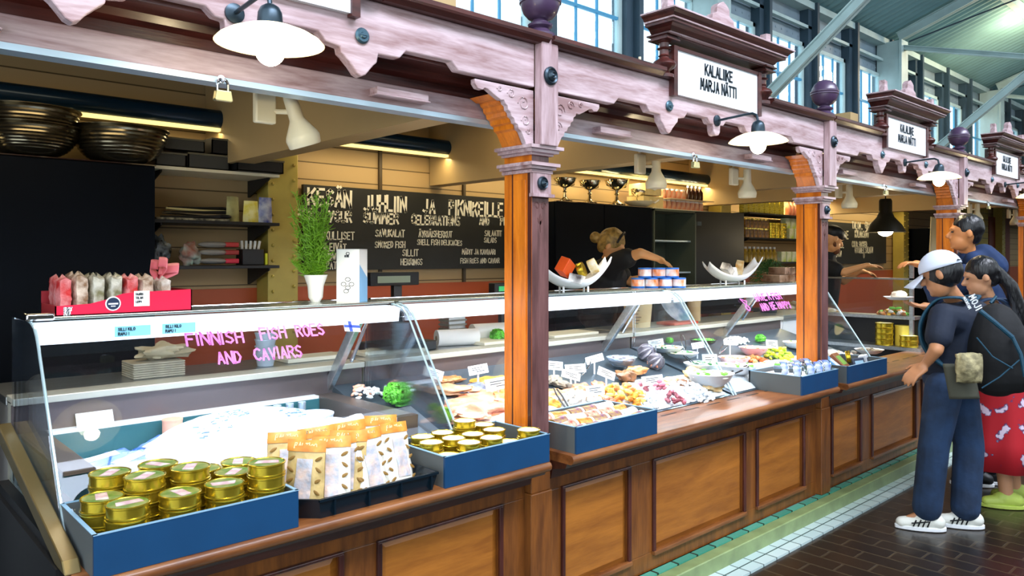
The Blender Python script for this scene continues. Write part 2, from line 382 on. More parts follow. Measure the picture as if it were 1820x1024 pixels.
def window_at(x0, x1, n):
    f = MB(); y0, y1 = 4.80, 4.86; z0, z1 = 2.72, 4.42
    f.box(x0, x0+.05, y0, y1, z0, z1).box(x1-.05, x1, y0, y1, z0, z1).box(x0, x1, y0, y1, z1-.05, z1).box(x0, x1, y0, y1, z0, z0+.05)
    root = struct(f'window_{n}', f, M['halll'], sm=False)
    b = MB(); xm = (x1-x0-.1)/3
    for k in (1, 2): b.box(x0+.05+xm*k-.008, x0+.05+xm*k+.008, 4.815, 4.84, z0, z1)
    for zz in (3.92, 3.42): b.box(x0, x1, 4.81, 4.84, zz-.014, zz+.014)
    b.build('glazing_bars', mat('window_bar_blue', (70, 150, 190), .5), root, sm=False)
    MB().box(x0+.04, x1-.04, 4.822, 4.826, z0+.04, z1-.04).build('window_pane', sky_glass, root, sm=False)
for n, (a, b) in enumerate(winx): window_at(a, b, n+1)
# roof: corrugated sheet rising from the eave toward the middle of the hall
def roof_pt(u, v):
    x = -2.5+u*36; y = 4.95-v*9; return (x, y, 4.93+(4.95-y)*.36+.022*math.sin(x*2*math.pi/.16))
rf = MB(); nxs = 225*8
vs = []; fs = []
for i in range(nxs+1):
    for j in range(2):
        vs.append(roof_pt(i/nxs, j))
fs = [(2*i, 2*i+2, 2*i+3, 2*i+1) for i in range(nxs)]
rf.add(vs, fs)
struct('ceiling_hall_roof', rf, mat('corrugated_roof', (118, 158, 164), .45, noise_s=1.2, amt=.12), sm=True, ang=180)
pl = MB()
for k in range(3):
    y = 3.3-2.2*k; z = 4.93+(4.95-y)*.36-.10
    pl.box(-2.5, 33, y-.05, y+.05, z-.06, z+.06)
struct('trim_6', pl, M['halll'], sm=False)
# roof columns and trusses, one thing each
def truss(x, first=False):
    t = thing('roof_column', {0: 'ochre steel roof column with rivets behind the shelves, left of the first chalkboard',
                              1: 'steel roof column behind the cabinets, its brace rising behind the front name sign',
                              2: 'steel roof column between the windows at the right, behind the second name sign',
                              3: 'steel roof column at the far right behind the third name sign',
                              4: 'furthest steel roof column near the right edge'}[COLX.index(x)], 'column', (x, 4.5, 0), group='steel roof columns')
    s = MB().box(x-.10, x+.10, 4.44, 4.60, 0, 2.62); s.build('lower_shaft', M['yellowsteel'], t, bevel=.004)
    r = MB()
    for k in range(26):
        for sx in (-.07, .07): r.ell((x+sx, 4.436, .2+k*.095+(.03 if sx > 0 else 0)), (.011, .011, .011), n=6, m=4)
    r.build('rivets', M['yellowsteel'], t, label='round rivet heads down the column')
    MB().box(x-.10, x+.10, 4.50, 4.84, 2.67, 4.88).box(x-.13, x+.13, 4.46, 4.50, 2.67, 4.88).build('upper_shaft', M['halll'], t, bevel=.004)
    def beam(a, b, wd, hh):
        m = MB(); a = V(a); b = V(b); d = (b-a); L = d.length; q = V((0, 1, 0)).rotation_difference(d.normalized()).to_matrix().to_4x4()
        m.box(-wd, wd, 0, L, -hh, -hh+.012, Matrix.Translation(a) @ q); m.box(-wd, wd, 0, L, hh-.012, hh, Matrix.Translation(a) @ q); m.box(-wd*.3, wd*.3, 0, L, -hh, hh, Matrix.Translation(a) @ q)
        return m
    beam((x, 4.5, 2.78), (x, 1.2, 5.42), .05, .05).build('brace', M['halll'], t)
    beam((x, 4.5, 4.78), (x, 1.8, 4.02), .05, .035).build('tie_beam', M['halll'], t)
    beam((x, 4.55, 4.95), (x, -3, 7.65), .05, .07).build('rafter', M['halll'], t)
    MB().tube([(x, 4.4, 4.85), (x, -3, 6.4)], .012, 6).build('tie_rod', M['halld'], t)
for x in COLX: truss(x)

# stall cross beams (bulkheads)
bm_ = []
for i, (x, lab) in enumerate([(1.75, 'tan boxed cross beam above the first chalkboard, nearest the camera'), (3.42, 'tan boxed cross beam over the shop assistant with fair hair'), (5.5, 'short tan boxed cross beam left of the second post'),
                              (6.8, 'tan boxed cross beam in the stall past the second post'), (9.3, 'tan boxed cross beam in the furthest visible stall')]):
    b = MB().box(x, x+.13, 2.36, 3.25 if i == 2 else 4.61, 2.09, 2.6).build('cross_beam', M['tan'], sm=False); tag(b, lab, 'beam', 'tan stall cross beams')

# ================================================================ THE WOODEN FRONT
def fascia_profile():
    half = [(0, 2.168), (.018, 2.172), (.03, 2.19), (.032, 2.222), (.06, 2.225), (.085, 2.248), (.26, 2.248), (.285, 2.222), (.335, 2.214), (.338, 2.196), (.352, 2.186), (.362, 2.176),
            (.378, 2.162), (.396, 2.140), (.412, 2.132), (.428, 2.140), (.446, 2.162), (.458, 2.176), (.47, 2.186), (.476, 2.216), (.56, 2.218), (.585, 2.246), (.78, 2.246), (.81, 2.218), (1.19, 2.216)]
    return [(-a, z) for a, z in reversed(half[1:])]+half
POSN = ['in the stall nearest the left edge', 'between the first and second carved posts', 'between the second and third posts', 'between the third and fourth posts', 'in the far stall at the right edge', 'in the farthest stall', 'beyond the farthest stall']
def fascia(c, k):
    t = thing('fascia_board', 'pinkish brown scalloped fascia board '+POSN[k], 'fascia', (c, 2.12, 2.2), group='scalloped fascia boards')
    p = [(c+a, z) for a, z in fascia_profile()]+[(c+1.19, 2.385), (c-1.19, 2.385)]
    MB().prism(p, 2.12, 2.16).build('board', M['fascia'], t, sm=False, bevel=.004)
    for xa, xb in ((c-1.235, c-.50), (c+.48, c+1.235)):
        m = MB().prism([(2.09, 2.385), (2.075, 2.40), (2.065, 2.405), (2.065, 2.42), (2.19, 2.42), (2.19, 2.385)], xa, xb, 'yz').build('cap_moulding', M['dark'], t, sm=False)
        MB().box(xa, xb, 2.10, 2.18, 2.42, 2.432).build('cap_edge', M['fascia'], m, sm=False)
    # soffit, inner face, lower rail
    m = MB(); m.prism([(2.16, 2.235), (2.16, 2.26), (2.33, 2.26), (2.33, 2.17), (2.305, 2.17), (2.30, 2.205), (2.27, 2.215), (2.262, 2.235)], c-1.19, c+1.19, 'yz'); m.build('inner_cove', M['dark'], t, sm=False)
    MB().box(c-1.19, c+1.19, 2.285, 2.335, 2.094, 2.17).build('lower_rail', M['fascia'], t, sm=False, bevel=.005)
    MB().box(c-1.19, c+1.19, 2.275, 2.34, 2.076, 2.094).build('shutter_track', M['alu'], t, sm=False)
    for s_ in (-.655, .655):
        b = MB(); b.box(c+s_-.11, c+s_+.11, 2.235, 2.285, 2.118, 2.142); b.box(c+s_-.115, c+s_+.115, 2.228, 2.285, 2.112, 2.118); b.build('shutter_handle', M['fascia'], t, sm=False, bevel=.003)
    for s_ in (-.412, .412):
        b = MB(); b.lathe([(0, 0), (.024, 0), (.026, .006), (.02, .012), (.012, .012), (.008, .017), (0, .017)], (c+s_, 2.12, 2.262), 18, Matrix.Rotation(math.radians(90), 4, 'X')); b.box(c+s_-.015, c+s_+.015, 2.101, 2.104, 2.261, 2.264)
        b.build('bolt', M['blueiron'], t)
    return t
for k, c in enumerate(CX): fascia(c, k)

PN = ['left end carved post out of frame', 'nearest carved post, orange side and dull pink front, in the middle of the picture', 'second carved post, right of the tinned fish pyramid', 'third carved post, behind the tall man in the blue hoodie', 'fourth carved post at the right edge', 'fifth carved post, far right', 'sixth carved post, far right', 'seventh carved post beyond the right edge', 'eighth carved post beyond the right edge']
def post(x, k):
    t = thing('carved_post', PN[k], 'post', (x, 2.14, 0), group='carved stall posts')
    a, b = x-.047, x+.047
    m = MB(); m.use(wood('daylit_post_face', (78, 48, 46), (120, 82, 80), 'z', .4)).add([(a, 2.14, .3), (b, 2.14, .3), (b, 2.14, 2.05), (a, 2.14, 2.05)], [(0, 1, 2, 3)])  # front toned for cool daylight, sides for lamp warmth, both in the colour
    m.use(M['post']).add([(a, 2.14, .3), (a, 2.14, 2.2), (a, 2.30, 2.2), (a, 2.30, .3), (b, 2.14, .3), (b, 2.14, 2.2), (b, 2.30, 2.2), (b, 2.30, .3)], [(0, 1, 2, 3), (7, 6, 5, 4), (3, 2, 6, 7), (1, 5, 6, 2)] if 0 else [(0, 1, 2, 3), (7, 6, 5, 4), (3, 2, 6, 7)])
    m.build('shaft', None, t, sm=False)
    # groove mouldings on the side faces
    g = MB()
    g.box(a-.005, a, 2.170, 2.242, .80, 1.86); g.box(b, b+.006, 2.185, 2.265, .90, 1.80)
    MB().box(a-.002, a, 2.142, 2.162, .78, 1.885).box(a-.002, a, 2.248, 2.254, .78, 1.885).build('side_groove', M['darkz'], t, sm=False)
    g.build('side_panel', M['post'], t, sm=False, bevel=.003)
    MB().box(a-.012, b+.012, 2.13, 2.31, 0.09, .62).box(a-.006, b+.006, 2.135, 2.305, .62, .76).build('plinth', M['framew'], t, sm=False, bevel=.004)
    # capital: two ledges round the post
    c = MB()
    for z, e in ((1.885, .012), (1.9, .022), (1.912, .034), (1.955, .014), (1.965, .03), (1.978, .044)):
        c.box(a-e, b+e, 2.14-e, 2.30+e*.3, z, z+.013)
    c.build('capital', M['fascia'], t, sm=False)
    c = MB(); c.box(a-.004, b+.004, 2.13, 2.145, 1.80, 1.885); c.box(a-.014, b+.014, 2.118, 2.14, 1.79, 1.803); c.build('capital_block', M['fascia_z'], t, sm=False)
    # front strip over the fascia with rounded head
    pts = [(a, 1.99), (b, 1.99)]+[(x+.047*math.cos(q), 2.375+.047*math.sin(q)) for q in [math.pi*i/10 for i in range(11)]]
    MB().prism(pts, 2.085, 2.125).build('front_strip', M['fascia_z'], t, sm=False, bevel=.003)
    for z, r in ((2.262, .036), (1.845, .027)):
        o = MB(); o.lathe([(0, 0), (r, 0), (r, .008), (r*.8, .014), (r*.62, .010), (r*.5, .018), (r*.34, .024), (r*.2, .02), (0, .026)], (x, 2.085 if z > 2 else 2.13, z), 24, Matrix.Rotation(math.radians(90), 4, 'X'))
        o.build('rosette_bolt', M['bronze'], t)
    # stencilled scroll
    s = MB(); T = TR((x, 2.1395, 1.68))
    for sg in (-1, 1):
        P = [(sg*(.004+.016*math.cos(q)*(1-q/9)+.014), .075+.018*math.sin(q)*(1-q/9)) for q in [i*.5 for i in range(14)]]
        P = [(p[0], p[1]) for p in P]
        for p, q in zip(P, P[1:]):
            d = V((q[0]-p[0], q[1]-p[1])); n = V((-d[1], d[0])).normalized()*.0022
            s.prism([(p[0]-n[0], p[1]-n[1]), (q[0]-n[0], q[1]-n[1]), (q[0]+n[0], q[1]+n[1]), (p[0]+n[0], p[1]+n[1])], -.0008, 0, 'xz', T)
        s.prism([(0, 0), (sg*.012, .012), (sg*.016, .028), (sg*.006, .02), (0, .014)], -.0008, 0, 'xz', T)
    s.prism([(-.004, .01), (0, -.03), (.004, .01), (.006, .03), (0, .045), (-.006, .03)], -.0008, 0, 'xz', T)
    s.build('stencil_scroll', mat('stencil_brown', (92, 56, 52), .6), t, sm=False)
    # finial
    f = MB(); f.lathe([(0, 2.42), (.058, 2.42), (.058, 2.436), (.04, 2.446), (.034, 2.458), (.048, 2.466), (.05, 2.474), (.034, 2.482), (.03, 2.492), (.05, 2.50), (.068, 2.52), (.077, 2.545), (.079, 2.556), (.084, 2.558), (.084, 2.566), (.08, 2.568), (.084, 2.572), (.084, 2.58), (.079, 2.583), (.074, 2.60), (.06, 2.625), (.038, 2.642), (.016, 2.65), (0, 2.651)], (x, 2.14, 0), 28)
    f.build('finial', mat('dark_indigo_wood', (70, 50, 78), .4, coat=.3), t)
    # carved brackets either side
    prof = [(0, 1.975), (0, 2.205), (.30, 2.205), (.30, 2.188), (.285, 2.172), (.262, 2.17), (.252, 2.178), (.235, 2.176), (.205, 2.160), (.172, 2.145), (.155, 2.147), (.15, 2.135), (.138, 2.128), (.135, 2.112), (.122, 2.105), (.118, 2.09), (.104, 2.083), (.098, 2.067), (.084, 2.062), (.08, 2.045), (.066, 2.038), (.05, 2.01), (.03, 1.975)]
    for sg, ex in ((-1, a), (1, b)):
        m = MB(); m.prism([(ex+sg*d, z) for d, z in prof], 2.13, 2.155); br = m.build('bracket', M['fascia'], t, sm=False, bevel=.002)
        m = MB(); m.prism([(ex+sg*(d+.004), z+.006) for d, z in prof[8:]]+[(ex, 1.99), (ex, 2.10)], 2.156, 2.27); m.build('bracket_depth', M['post'], br, sm=False)
        r = MB()
        for cx, cz, rr in ((.055, 2.145, .03), (.12, 2.175, .02), (.045, 2.08, .022), (.18, 2.185, .012), (.03, 2.04, .012)):
            r.tube([(ex+sg*(cx+rr*math.cos(q)*(1-q/12)), 2.129, cz+rr*math.sin(q)*(1-q/12)) for q in [i*.55 for i in range(16)]], .003, 5)
        r.build('scroll_relief', M['fascia'], br)
    return t
for k, x in enumerate(PX): 
    if k: post(x, k)

SN = ['name sign pediment cropped by the top edge, above the first hanging disc lamp', 'nearest whole white name sign with two lines of dark letters', 'second name sign along the fascia', 'third name sign, smaller, toward the right edge', 'farthest of the name signs', 'name sign beyond the frame']
def pediment(c, k):
    t = thing('name_sign', SN[k], 'sign', (c, 2.12, 2.34), group='shop name signs')
    b = MB().box(c-.37, c+.37, 2.10, 2.14, 2.32, 2.545); b.build('sign_panel', M['sign'], t, sm=False)
    b = MB().box(c-.40, c-.37, 2.09, 2.16, 2.31, 2.545).box(c+.37, c+.40, 2.09, 2.16, 2.31, 2.545).box(c-.37, c+.37, 2.092, 2.10, 2.53, 2.545).box(c-.39, c+.39, 2.14, 2.18, 2.31, 2.55)
    b.build('sign_frame', M['dark'], t, sm=False)
    L = MB(); letters(L, 'KALALIIKE', .050, .0095, TR((c, 2.099, 2.452)), .80, align='c'); letters(L, 'MARJA NÄTTI', .050, .0095, TR((c, 2.099, 2.376)), .80, align='c')
    L.build('lettering', M['ink'], t, sm=False)
    for s_ in (-.445, .445):
        q = MB(); q.lathe([(0, 2.385), (.045, 2.385), (.045, 2.40), (.026, 2.408), (.03, 2.418), (.05, 2.432), (.056, 2.447), (.048, 2.462), (.026, 2.474), (.022, 2.482), (.027, 2.488), (.022, 2.494), (.022, 2.515), (.034, 2.522), (.022, 2.528), (.023, 2.548), (.034, 2.552), (.034, 2.556)], (c+s_, 2.115, 0), 22)
        q.box(c+s_-.05, c+s_+.05, 2.06, 2.17, 2.555, 2.562).box(c+s_-.042, c+s_+.042, 2.07, 2.16, 2.562, 2.575).box(c+s_-.055, c+s_+.055, 2.055, 2.175, 2.575, 2.582)
        q.build('turned_column', M['dark'], t)
    # cornice: stepped mouldings, mitred look by stacked slabs
    co = MB()
    def ring(zs):   # mitred moulding: a swept profile round three sides, closed at the back
        vs = []; fs = []
        for z, e in zs: vs += [(c-.455-e, 2.17, z), (c-.455-e, 2.075-e, z), (c+.455+e, 2.075-e, z), (c+.455+e, 2.17, z)]
        n_ = len(zs)
        for i in range(n_-1):
            for k_ in range(4): k2 = (k_+1) % 4; fs.append((i*4+k_, i*4+k2, (i+1)*4+k2, (i+1)*4+k_))
        fs += [(3, 2, 1, 0), tuple(4*(n_-1)+q for q in range(4))]
        return vs, fs
    co.add(*ring([(2.575, 0), (2.59, 0), (2.59, .012), (2.596, .02), (2.61, .03), (2.618, .045), (2.618, .062), (2.64, .062), (2.64, .07), (2.652, .078), (2.66, .092), (2.668, .092)]))
    co.build('cornice', M['dark'], t, sm=False)
    e = MB(); 
    for z, q in ((2.583, .018), (2.632, .070), (2.664, .098)): e.box(c-.455-q, c+.455+q, 2.075-q, 2.17, z, z+.007)
    e.build('cornice_highlight', M['fascia'], t, sm=False)  # pale strips stand in for highlight lines along the cornice
    z0 = 2.67
    pr = [(0, .165), (.035, .15), (.055, .135), (.058, .10), (.095, .085), (.10, .062), (.13, .055), (.17, .035), (.235, .018), (.30, .012), (.36, .01), (.40, .02), (.42, .05), (.425, .09), (.47, .095), (.47, 0)]
    P = [(c-a, z0+z) for a, z in reversed(pr[1:])]+[(c+a, z0+z) for a, z in pr]
    MB().prism(P, 2.075, 2.115).build('crest', M['fascia'], t, sm=False, bevel=.003)
for k in range(6): pediment(CX[k]-.01, k)

# ---- counter fronts and ledges
CN = ['first stretch of panelled wooden counter, under the boxes of gold tins', 'second stretch of panelled counter, between the first two posts', 'third stretch of panelled counter, dark, beside the man in the white cap', 'fourth stretch of panelled counter behind the customers', 'far stretch of panelled counter']
LN = ['wooden ledge at the left carrying the gold tins and snack bags', 'slotted wooden ledge between the first and second posts', 'wooden ledge right of the second post, under the long blue box', 'wooden ledge behind the customers', 'far wooden ledge past the fourth post']
for k in range(5):
    x0 = PX[k]+.06 if k else .47; x1 = PX[k+1]-.06; x0p = PX[k]+.055
    if k == 0: x0 = .47; x0p = .47
    t = thing('panelled_counter', CN[k], 'counter', ((x0+x1)/2, 2.17, 0), group='panelled counter fronts')
    fr = MB(); fr.box(x0p, x1+.005, 2.19, 2.24, .085, .735); fr.build('backing', M['framedark'], t, sm=False)
    st = [x0p, x1+.005]
    segs = [(.10, .53), (.72, 1.52), (1.66, 2.20)] if k else [(.03, .27), (.40, .78), (.93, 1.47)]
    f = MB(); f.box(x0p, x1+.005, 2.17, 2.192, .085, .17).box(x0p, x1+.005, 2.17, 2.192, .60, .735)
    e = x0p
    for a, b in segs: f.box(e, x0+a, 2.17, 2.192, .17, .60); e = x0+b
    f.box(e, x1+.005, 2.17, 2.192, .17, .60); f.build('frame', M['framew'], t, sm=False, bevel=.003)
    for a, b in segs:
        a += x0; b += x0
        p = MB(); 
        i_ = .03
        p.add([(a, 2.188, .17), (b, 2.188, .17), (b, 2.188, .60), (a, 2.188, .60), (a+i_, 2.176, .17+i_), (b-i_, 2.176, .17+i_), (b-i_, 2.176, .60-i_), (a+i_, 2.176, .60-i_)], [(0, 1, 5, 4), (1, 2, 6, 5), (2, 3, 7, 6), (3, 0, 4, 7), (4, 5, 6, 7)])
        pn = p.build('panel', M['panel'], t, sm=False)
        MB().box(a-.012, b+.012, 2.150, 2.172, .155, .176).build('bottom_moulding', M['ledge'], pn, sm=False, bevel=.004)  # gloss highlight put into the paler wood of this side
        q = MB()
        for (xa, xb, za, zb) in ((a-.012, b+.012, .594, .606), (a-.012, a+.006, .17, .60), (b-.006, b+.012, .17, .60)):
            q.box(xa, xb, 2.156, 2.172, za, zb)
        q.build('shaded_moulding', M['darkz'], pn, sm=False, bevel=.004)  # near-black top and sides stand in for the shadow gap round the panel
    MB().prism([(2.19, .735), (2.05, .735), (2.06, .715), (2.13, .70), (2.14, .66), (2.19, .65)], x0, x1+.005, 'yz').build('cornice_moulding', M['framedark'], t, sm=False)
    l = MB(); l.prism([(2.03, .735), (2.018, .745), (2.016, .757), (2.022, .768), (2.034, .772), (2.42, .772), (2.42, .735)], x0, x1, 'yz')
    lo = thing('counter_ledge', LN[k], 'ledge', ((x0+x1)/2, 2.2, .73), group='wooden counter ledges')
    l.build('board', M['ledge'], lo, sm=True, ang=50)
    for j in range(int((x1-x0)/.2)):
        MB().box(x0+.08+j*.2, x0+.2+j*.2, 2.235, 2.247, .7722, .7728).build('vent_slot', M['black'], lo, sm=False)
# left end of counter
s = MB().box(.45, .468, 2.16, 3.0, .09, .772); tag(s.build('end_panel', M['black'], sm=False), 'dark wooden end panel closing the counter at the lower left', 'panel')

# ---- wall lamps
def wall_lamp(c, lab):
    t = thing('disc_lamp', lab, 'lamp', (c, 2.12, 2.24), group='enamel disc lamps on iron arms')
    T = Matrix.Rotation(math.radians(90), 4, 'X'); y = 1.89
    MB().lathe([(0, 0), (.028, 0), (.028, .008), (.014, .014), (0, .014)], (c, 2.12, 2.243), 18, T).build('wall_plate', M['bronze'], t)
    MB().tube([(c, 2.11, 2.243), (c, 1.96, 2.252), (c, 1.92, 2.252), (c, 1.897, 2.24), (c, 1.89, 2.21)], .0065, 8).build('arm', M['bronze'], t)
    MB().lathe([(0, .215+2), (.012, 2.213), (.024, 2.205), (.031, 2.19), (.033, 2.165), (.033, 2.150), (0, 2.150)], (c, y, 0), 20).build('lamp_cap', M['bronze'], t)
    sh = MB(); sh.lathe([(.022, 2.158), (.03, 2.156), (.07, 2.148), (.105, 2.134), (.128, 2.12), (.138, 2.110)], (c, y, 0), 40)
    sh.v = sh.v; shade = sh.build('lamp_shade', mat('white_enamel_shade', (252, 244, 216), .35, emit=.9, ecol=(255, 226, 150)), t, solid=.003)
    # drop end caps
    b = MB(); b.ell((c, y, 2.092), (.038, .038, .040), n=20, m=14); b.lathe([(.016, 2.12), (.018, 2.15)], (c, y, 0), 14)
    b.build('bulb', mat('glowing_bulb', (255, 250, 230), .4, emit=22, ecol=(255, 240, 200)), t)
    point('disc_lamp_light', (c, y, 2.03), 4, (1, .80, .48), .03)
for k, lab in enumerate(['nearest glowing enamel disc lamp, upper left', 'second glowing enamel disc lamp, below the right end of the nearest whole name sign', 'third glowing disc lamp along the fascia', 'fourth glowing disc lamp, at the right edge', 'farthest of the disc lamps']):
    wall_lamp(CX[k]-.005, lab)
# ---- padlocks
def padlock(c, lab):
    t = thing('padlock', lab, 'padlock', (c, 2.272, 2.09), group='padlocks on the shutter track')
    MB().tube([(c-.016, 2.262, 2.045)]+[(c+.016*math.cos(q), 2.262, 2.068+.018*math.sin(q)) for q in [math.pi*(1-i/8) for i in range(9)]]+[(c+.016, 2.262, 2.045)], .0045, 8).build('shackle', M['chrome'], t)
    MB().prism([(c-.022, 2.05), (c+.022, 2.05), (c+.027, 2.022), (c+.024, 2.018), (c-.024, 2.018), (c-.027, 2.022)], 2.25, 2.273).build('lock_body', mat('worn_brass_lock', (198, 190, 140), .3, .8), t, sm=False, bevel=.003)
    MB().lathe([(0, 0), (.012, 0), (.012, .012), (0, .012)], (c, 2.285, 2.088), 14, Matrix.Rotation(math.radians(90), 4, 'X')).build('staple', M['chrome'], t)
for k, lab in enumerate(['padlock hanging left of the first white spotlight', 'padlock hanging between the two middle spotlights', 'padlock above the black pendant lamp', 'padlock on the farthest track']): padlock(CX[k]+.02, lab)
# ---- white spotlights
def spotlight(x, y, tilt, lab, sd=-1):
    t = thing('spotlight', lab, 'spotlight', (x, y, 2.065), group='cream spotlights', local=True)
    MB().box(-.065, .01, .0, .03, -.05, .06).build('mounting_box', M['cream'], t, bevel=.006)
    MB().tube([(-.03, .015, .06), (-.03, .015, .60)], .008, 6).build('drop_rod', M['cream'], t)
    MB().tube([(0, .01, -.005), (.05, -.02, -.005)], .009, 8).build('swivel', M['cream'], t)
    R = TR((.06, -.03, .0), 0, 0, tilt)
    prof = [(0, .055), (.022, .055), (.024, .045), (.026, -.03), (.03, -.04), (.056, -.085), (.06, -.098), (.056, -.125), (.053, -.128)]
    MB().lathe([(r, z) for r, z in prof], (0, 0, 0), 26, R.to_3x3().to_4x4()).build('lamp_head', M['cream'], t).location = (.06, -.03, 0)
    l = MB().lathe([(0, -.118), (.05, -.118)], (0, 0, 0), 20, R.to_3x3().to_4x4()).build('lens', mat('spot_lens', (255, 250, 235), .4, emit=4, ecol=(255, 240, 200)), t); l.location = (.06, -.03, 0)
    L = bpy.data.lights.new('spotlight_beam', 'SPOT'); L.energy = 28; L.color = (1, .86, .62); L.spot_size = math.radians(95); L.spot_blend = .6; L.shadow_soft_size = .03
    o = bpy.data.objects.new('spotlight_beam', L); COL.objects.link(o); d = R.to_3x3() @ V((0, 0, -1)); o.location = V((x, y, 2.065))+V((.06, -.03, 0))+d*.14
    o.rotation_euler = d.to_track_quat('-Z', 'Y').to_euler()
for x, y, ti, lab in [(wx(487, 2.5), 2.5, -.35, 'nearest cream spotlight, tilted, under the track at the upper left'), (wx(1147, 2.6), 2.6, 0, 'cream spotlight over the case, right of the nearest post'), (wx(1312, 2.6), 2.6, 0, 'cream spotlight left of the second post'),
                      (wx(1497, 2.6), 2.6, 0, 'cream spotlight just right of the second post'), (wx(1728, 2.6), 2.6, .15, 'cream spotlight above the tall man in blue'), (wx(1797, 2.6), 2.6, 0, 'small far cream spotlight near the right edge')]:
    spotlight(x, y, ti, lab)
# ---- tube light troughs along the back wall
for a, b, lab in ((-1.2, 1.95, 'dark blue tube light trough above the steel bowls'), (2.35, 4.6, 'dark blue tube light trough above the first chalkboard'), (4.75, 7.0, 'dark tube light trough above the trophies'), (7.5, 9.6, 'tube light trough above the jar shelves'), (9.8, 12.1, 'tube light trough over the second chalkboard')):
    t = thing('tube_light', lab, 'light fitting', ((a+b)/2, 4.4, 2.3), group='tube light troughs')
    MB().tube([(a, 4.40, 2.352), (b, 4.40, 2.352)], .055, 16).build('trough', mat('dark_blue_gloss_metal', (16, 44, 66), .25, .4), t)
    MB().box(a+.02, b-.02, 4.38, 4.42, 2.282, 2.30).build('tube', mat('glowing_tube', (255, 232, 160), .4, emit=1.5, ecol=(255, 226, 140)), t, sm=False)
    MB().box(a+.2, a+.22, 4.42, 4.62, 2.33, 2.37).box(b-.22, b-.2, 4.42, 4.62, 2.33, 2.37).build('wall_bracket', M['black'], t, sm=False)
    area('tube_light_glow', ((a+b)/2, 4.38, 2.27), b-a, .06, 34 if a > 7 and a < 8 else 16 if a > 4 and a < 7 else 8, (1, .80, .45), (math.radians(10), 0, 0))
for i, x in enumerate((.6, 3.2, 5.6, 8.4, 11)):
    area('stall_ceiling_area_light', (x, 3.5, 2.55), 1.0, .4, 7, (1, .78, .46))  # warm area lights under the stall ceiling, no fitting built
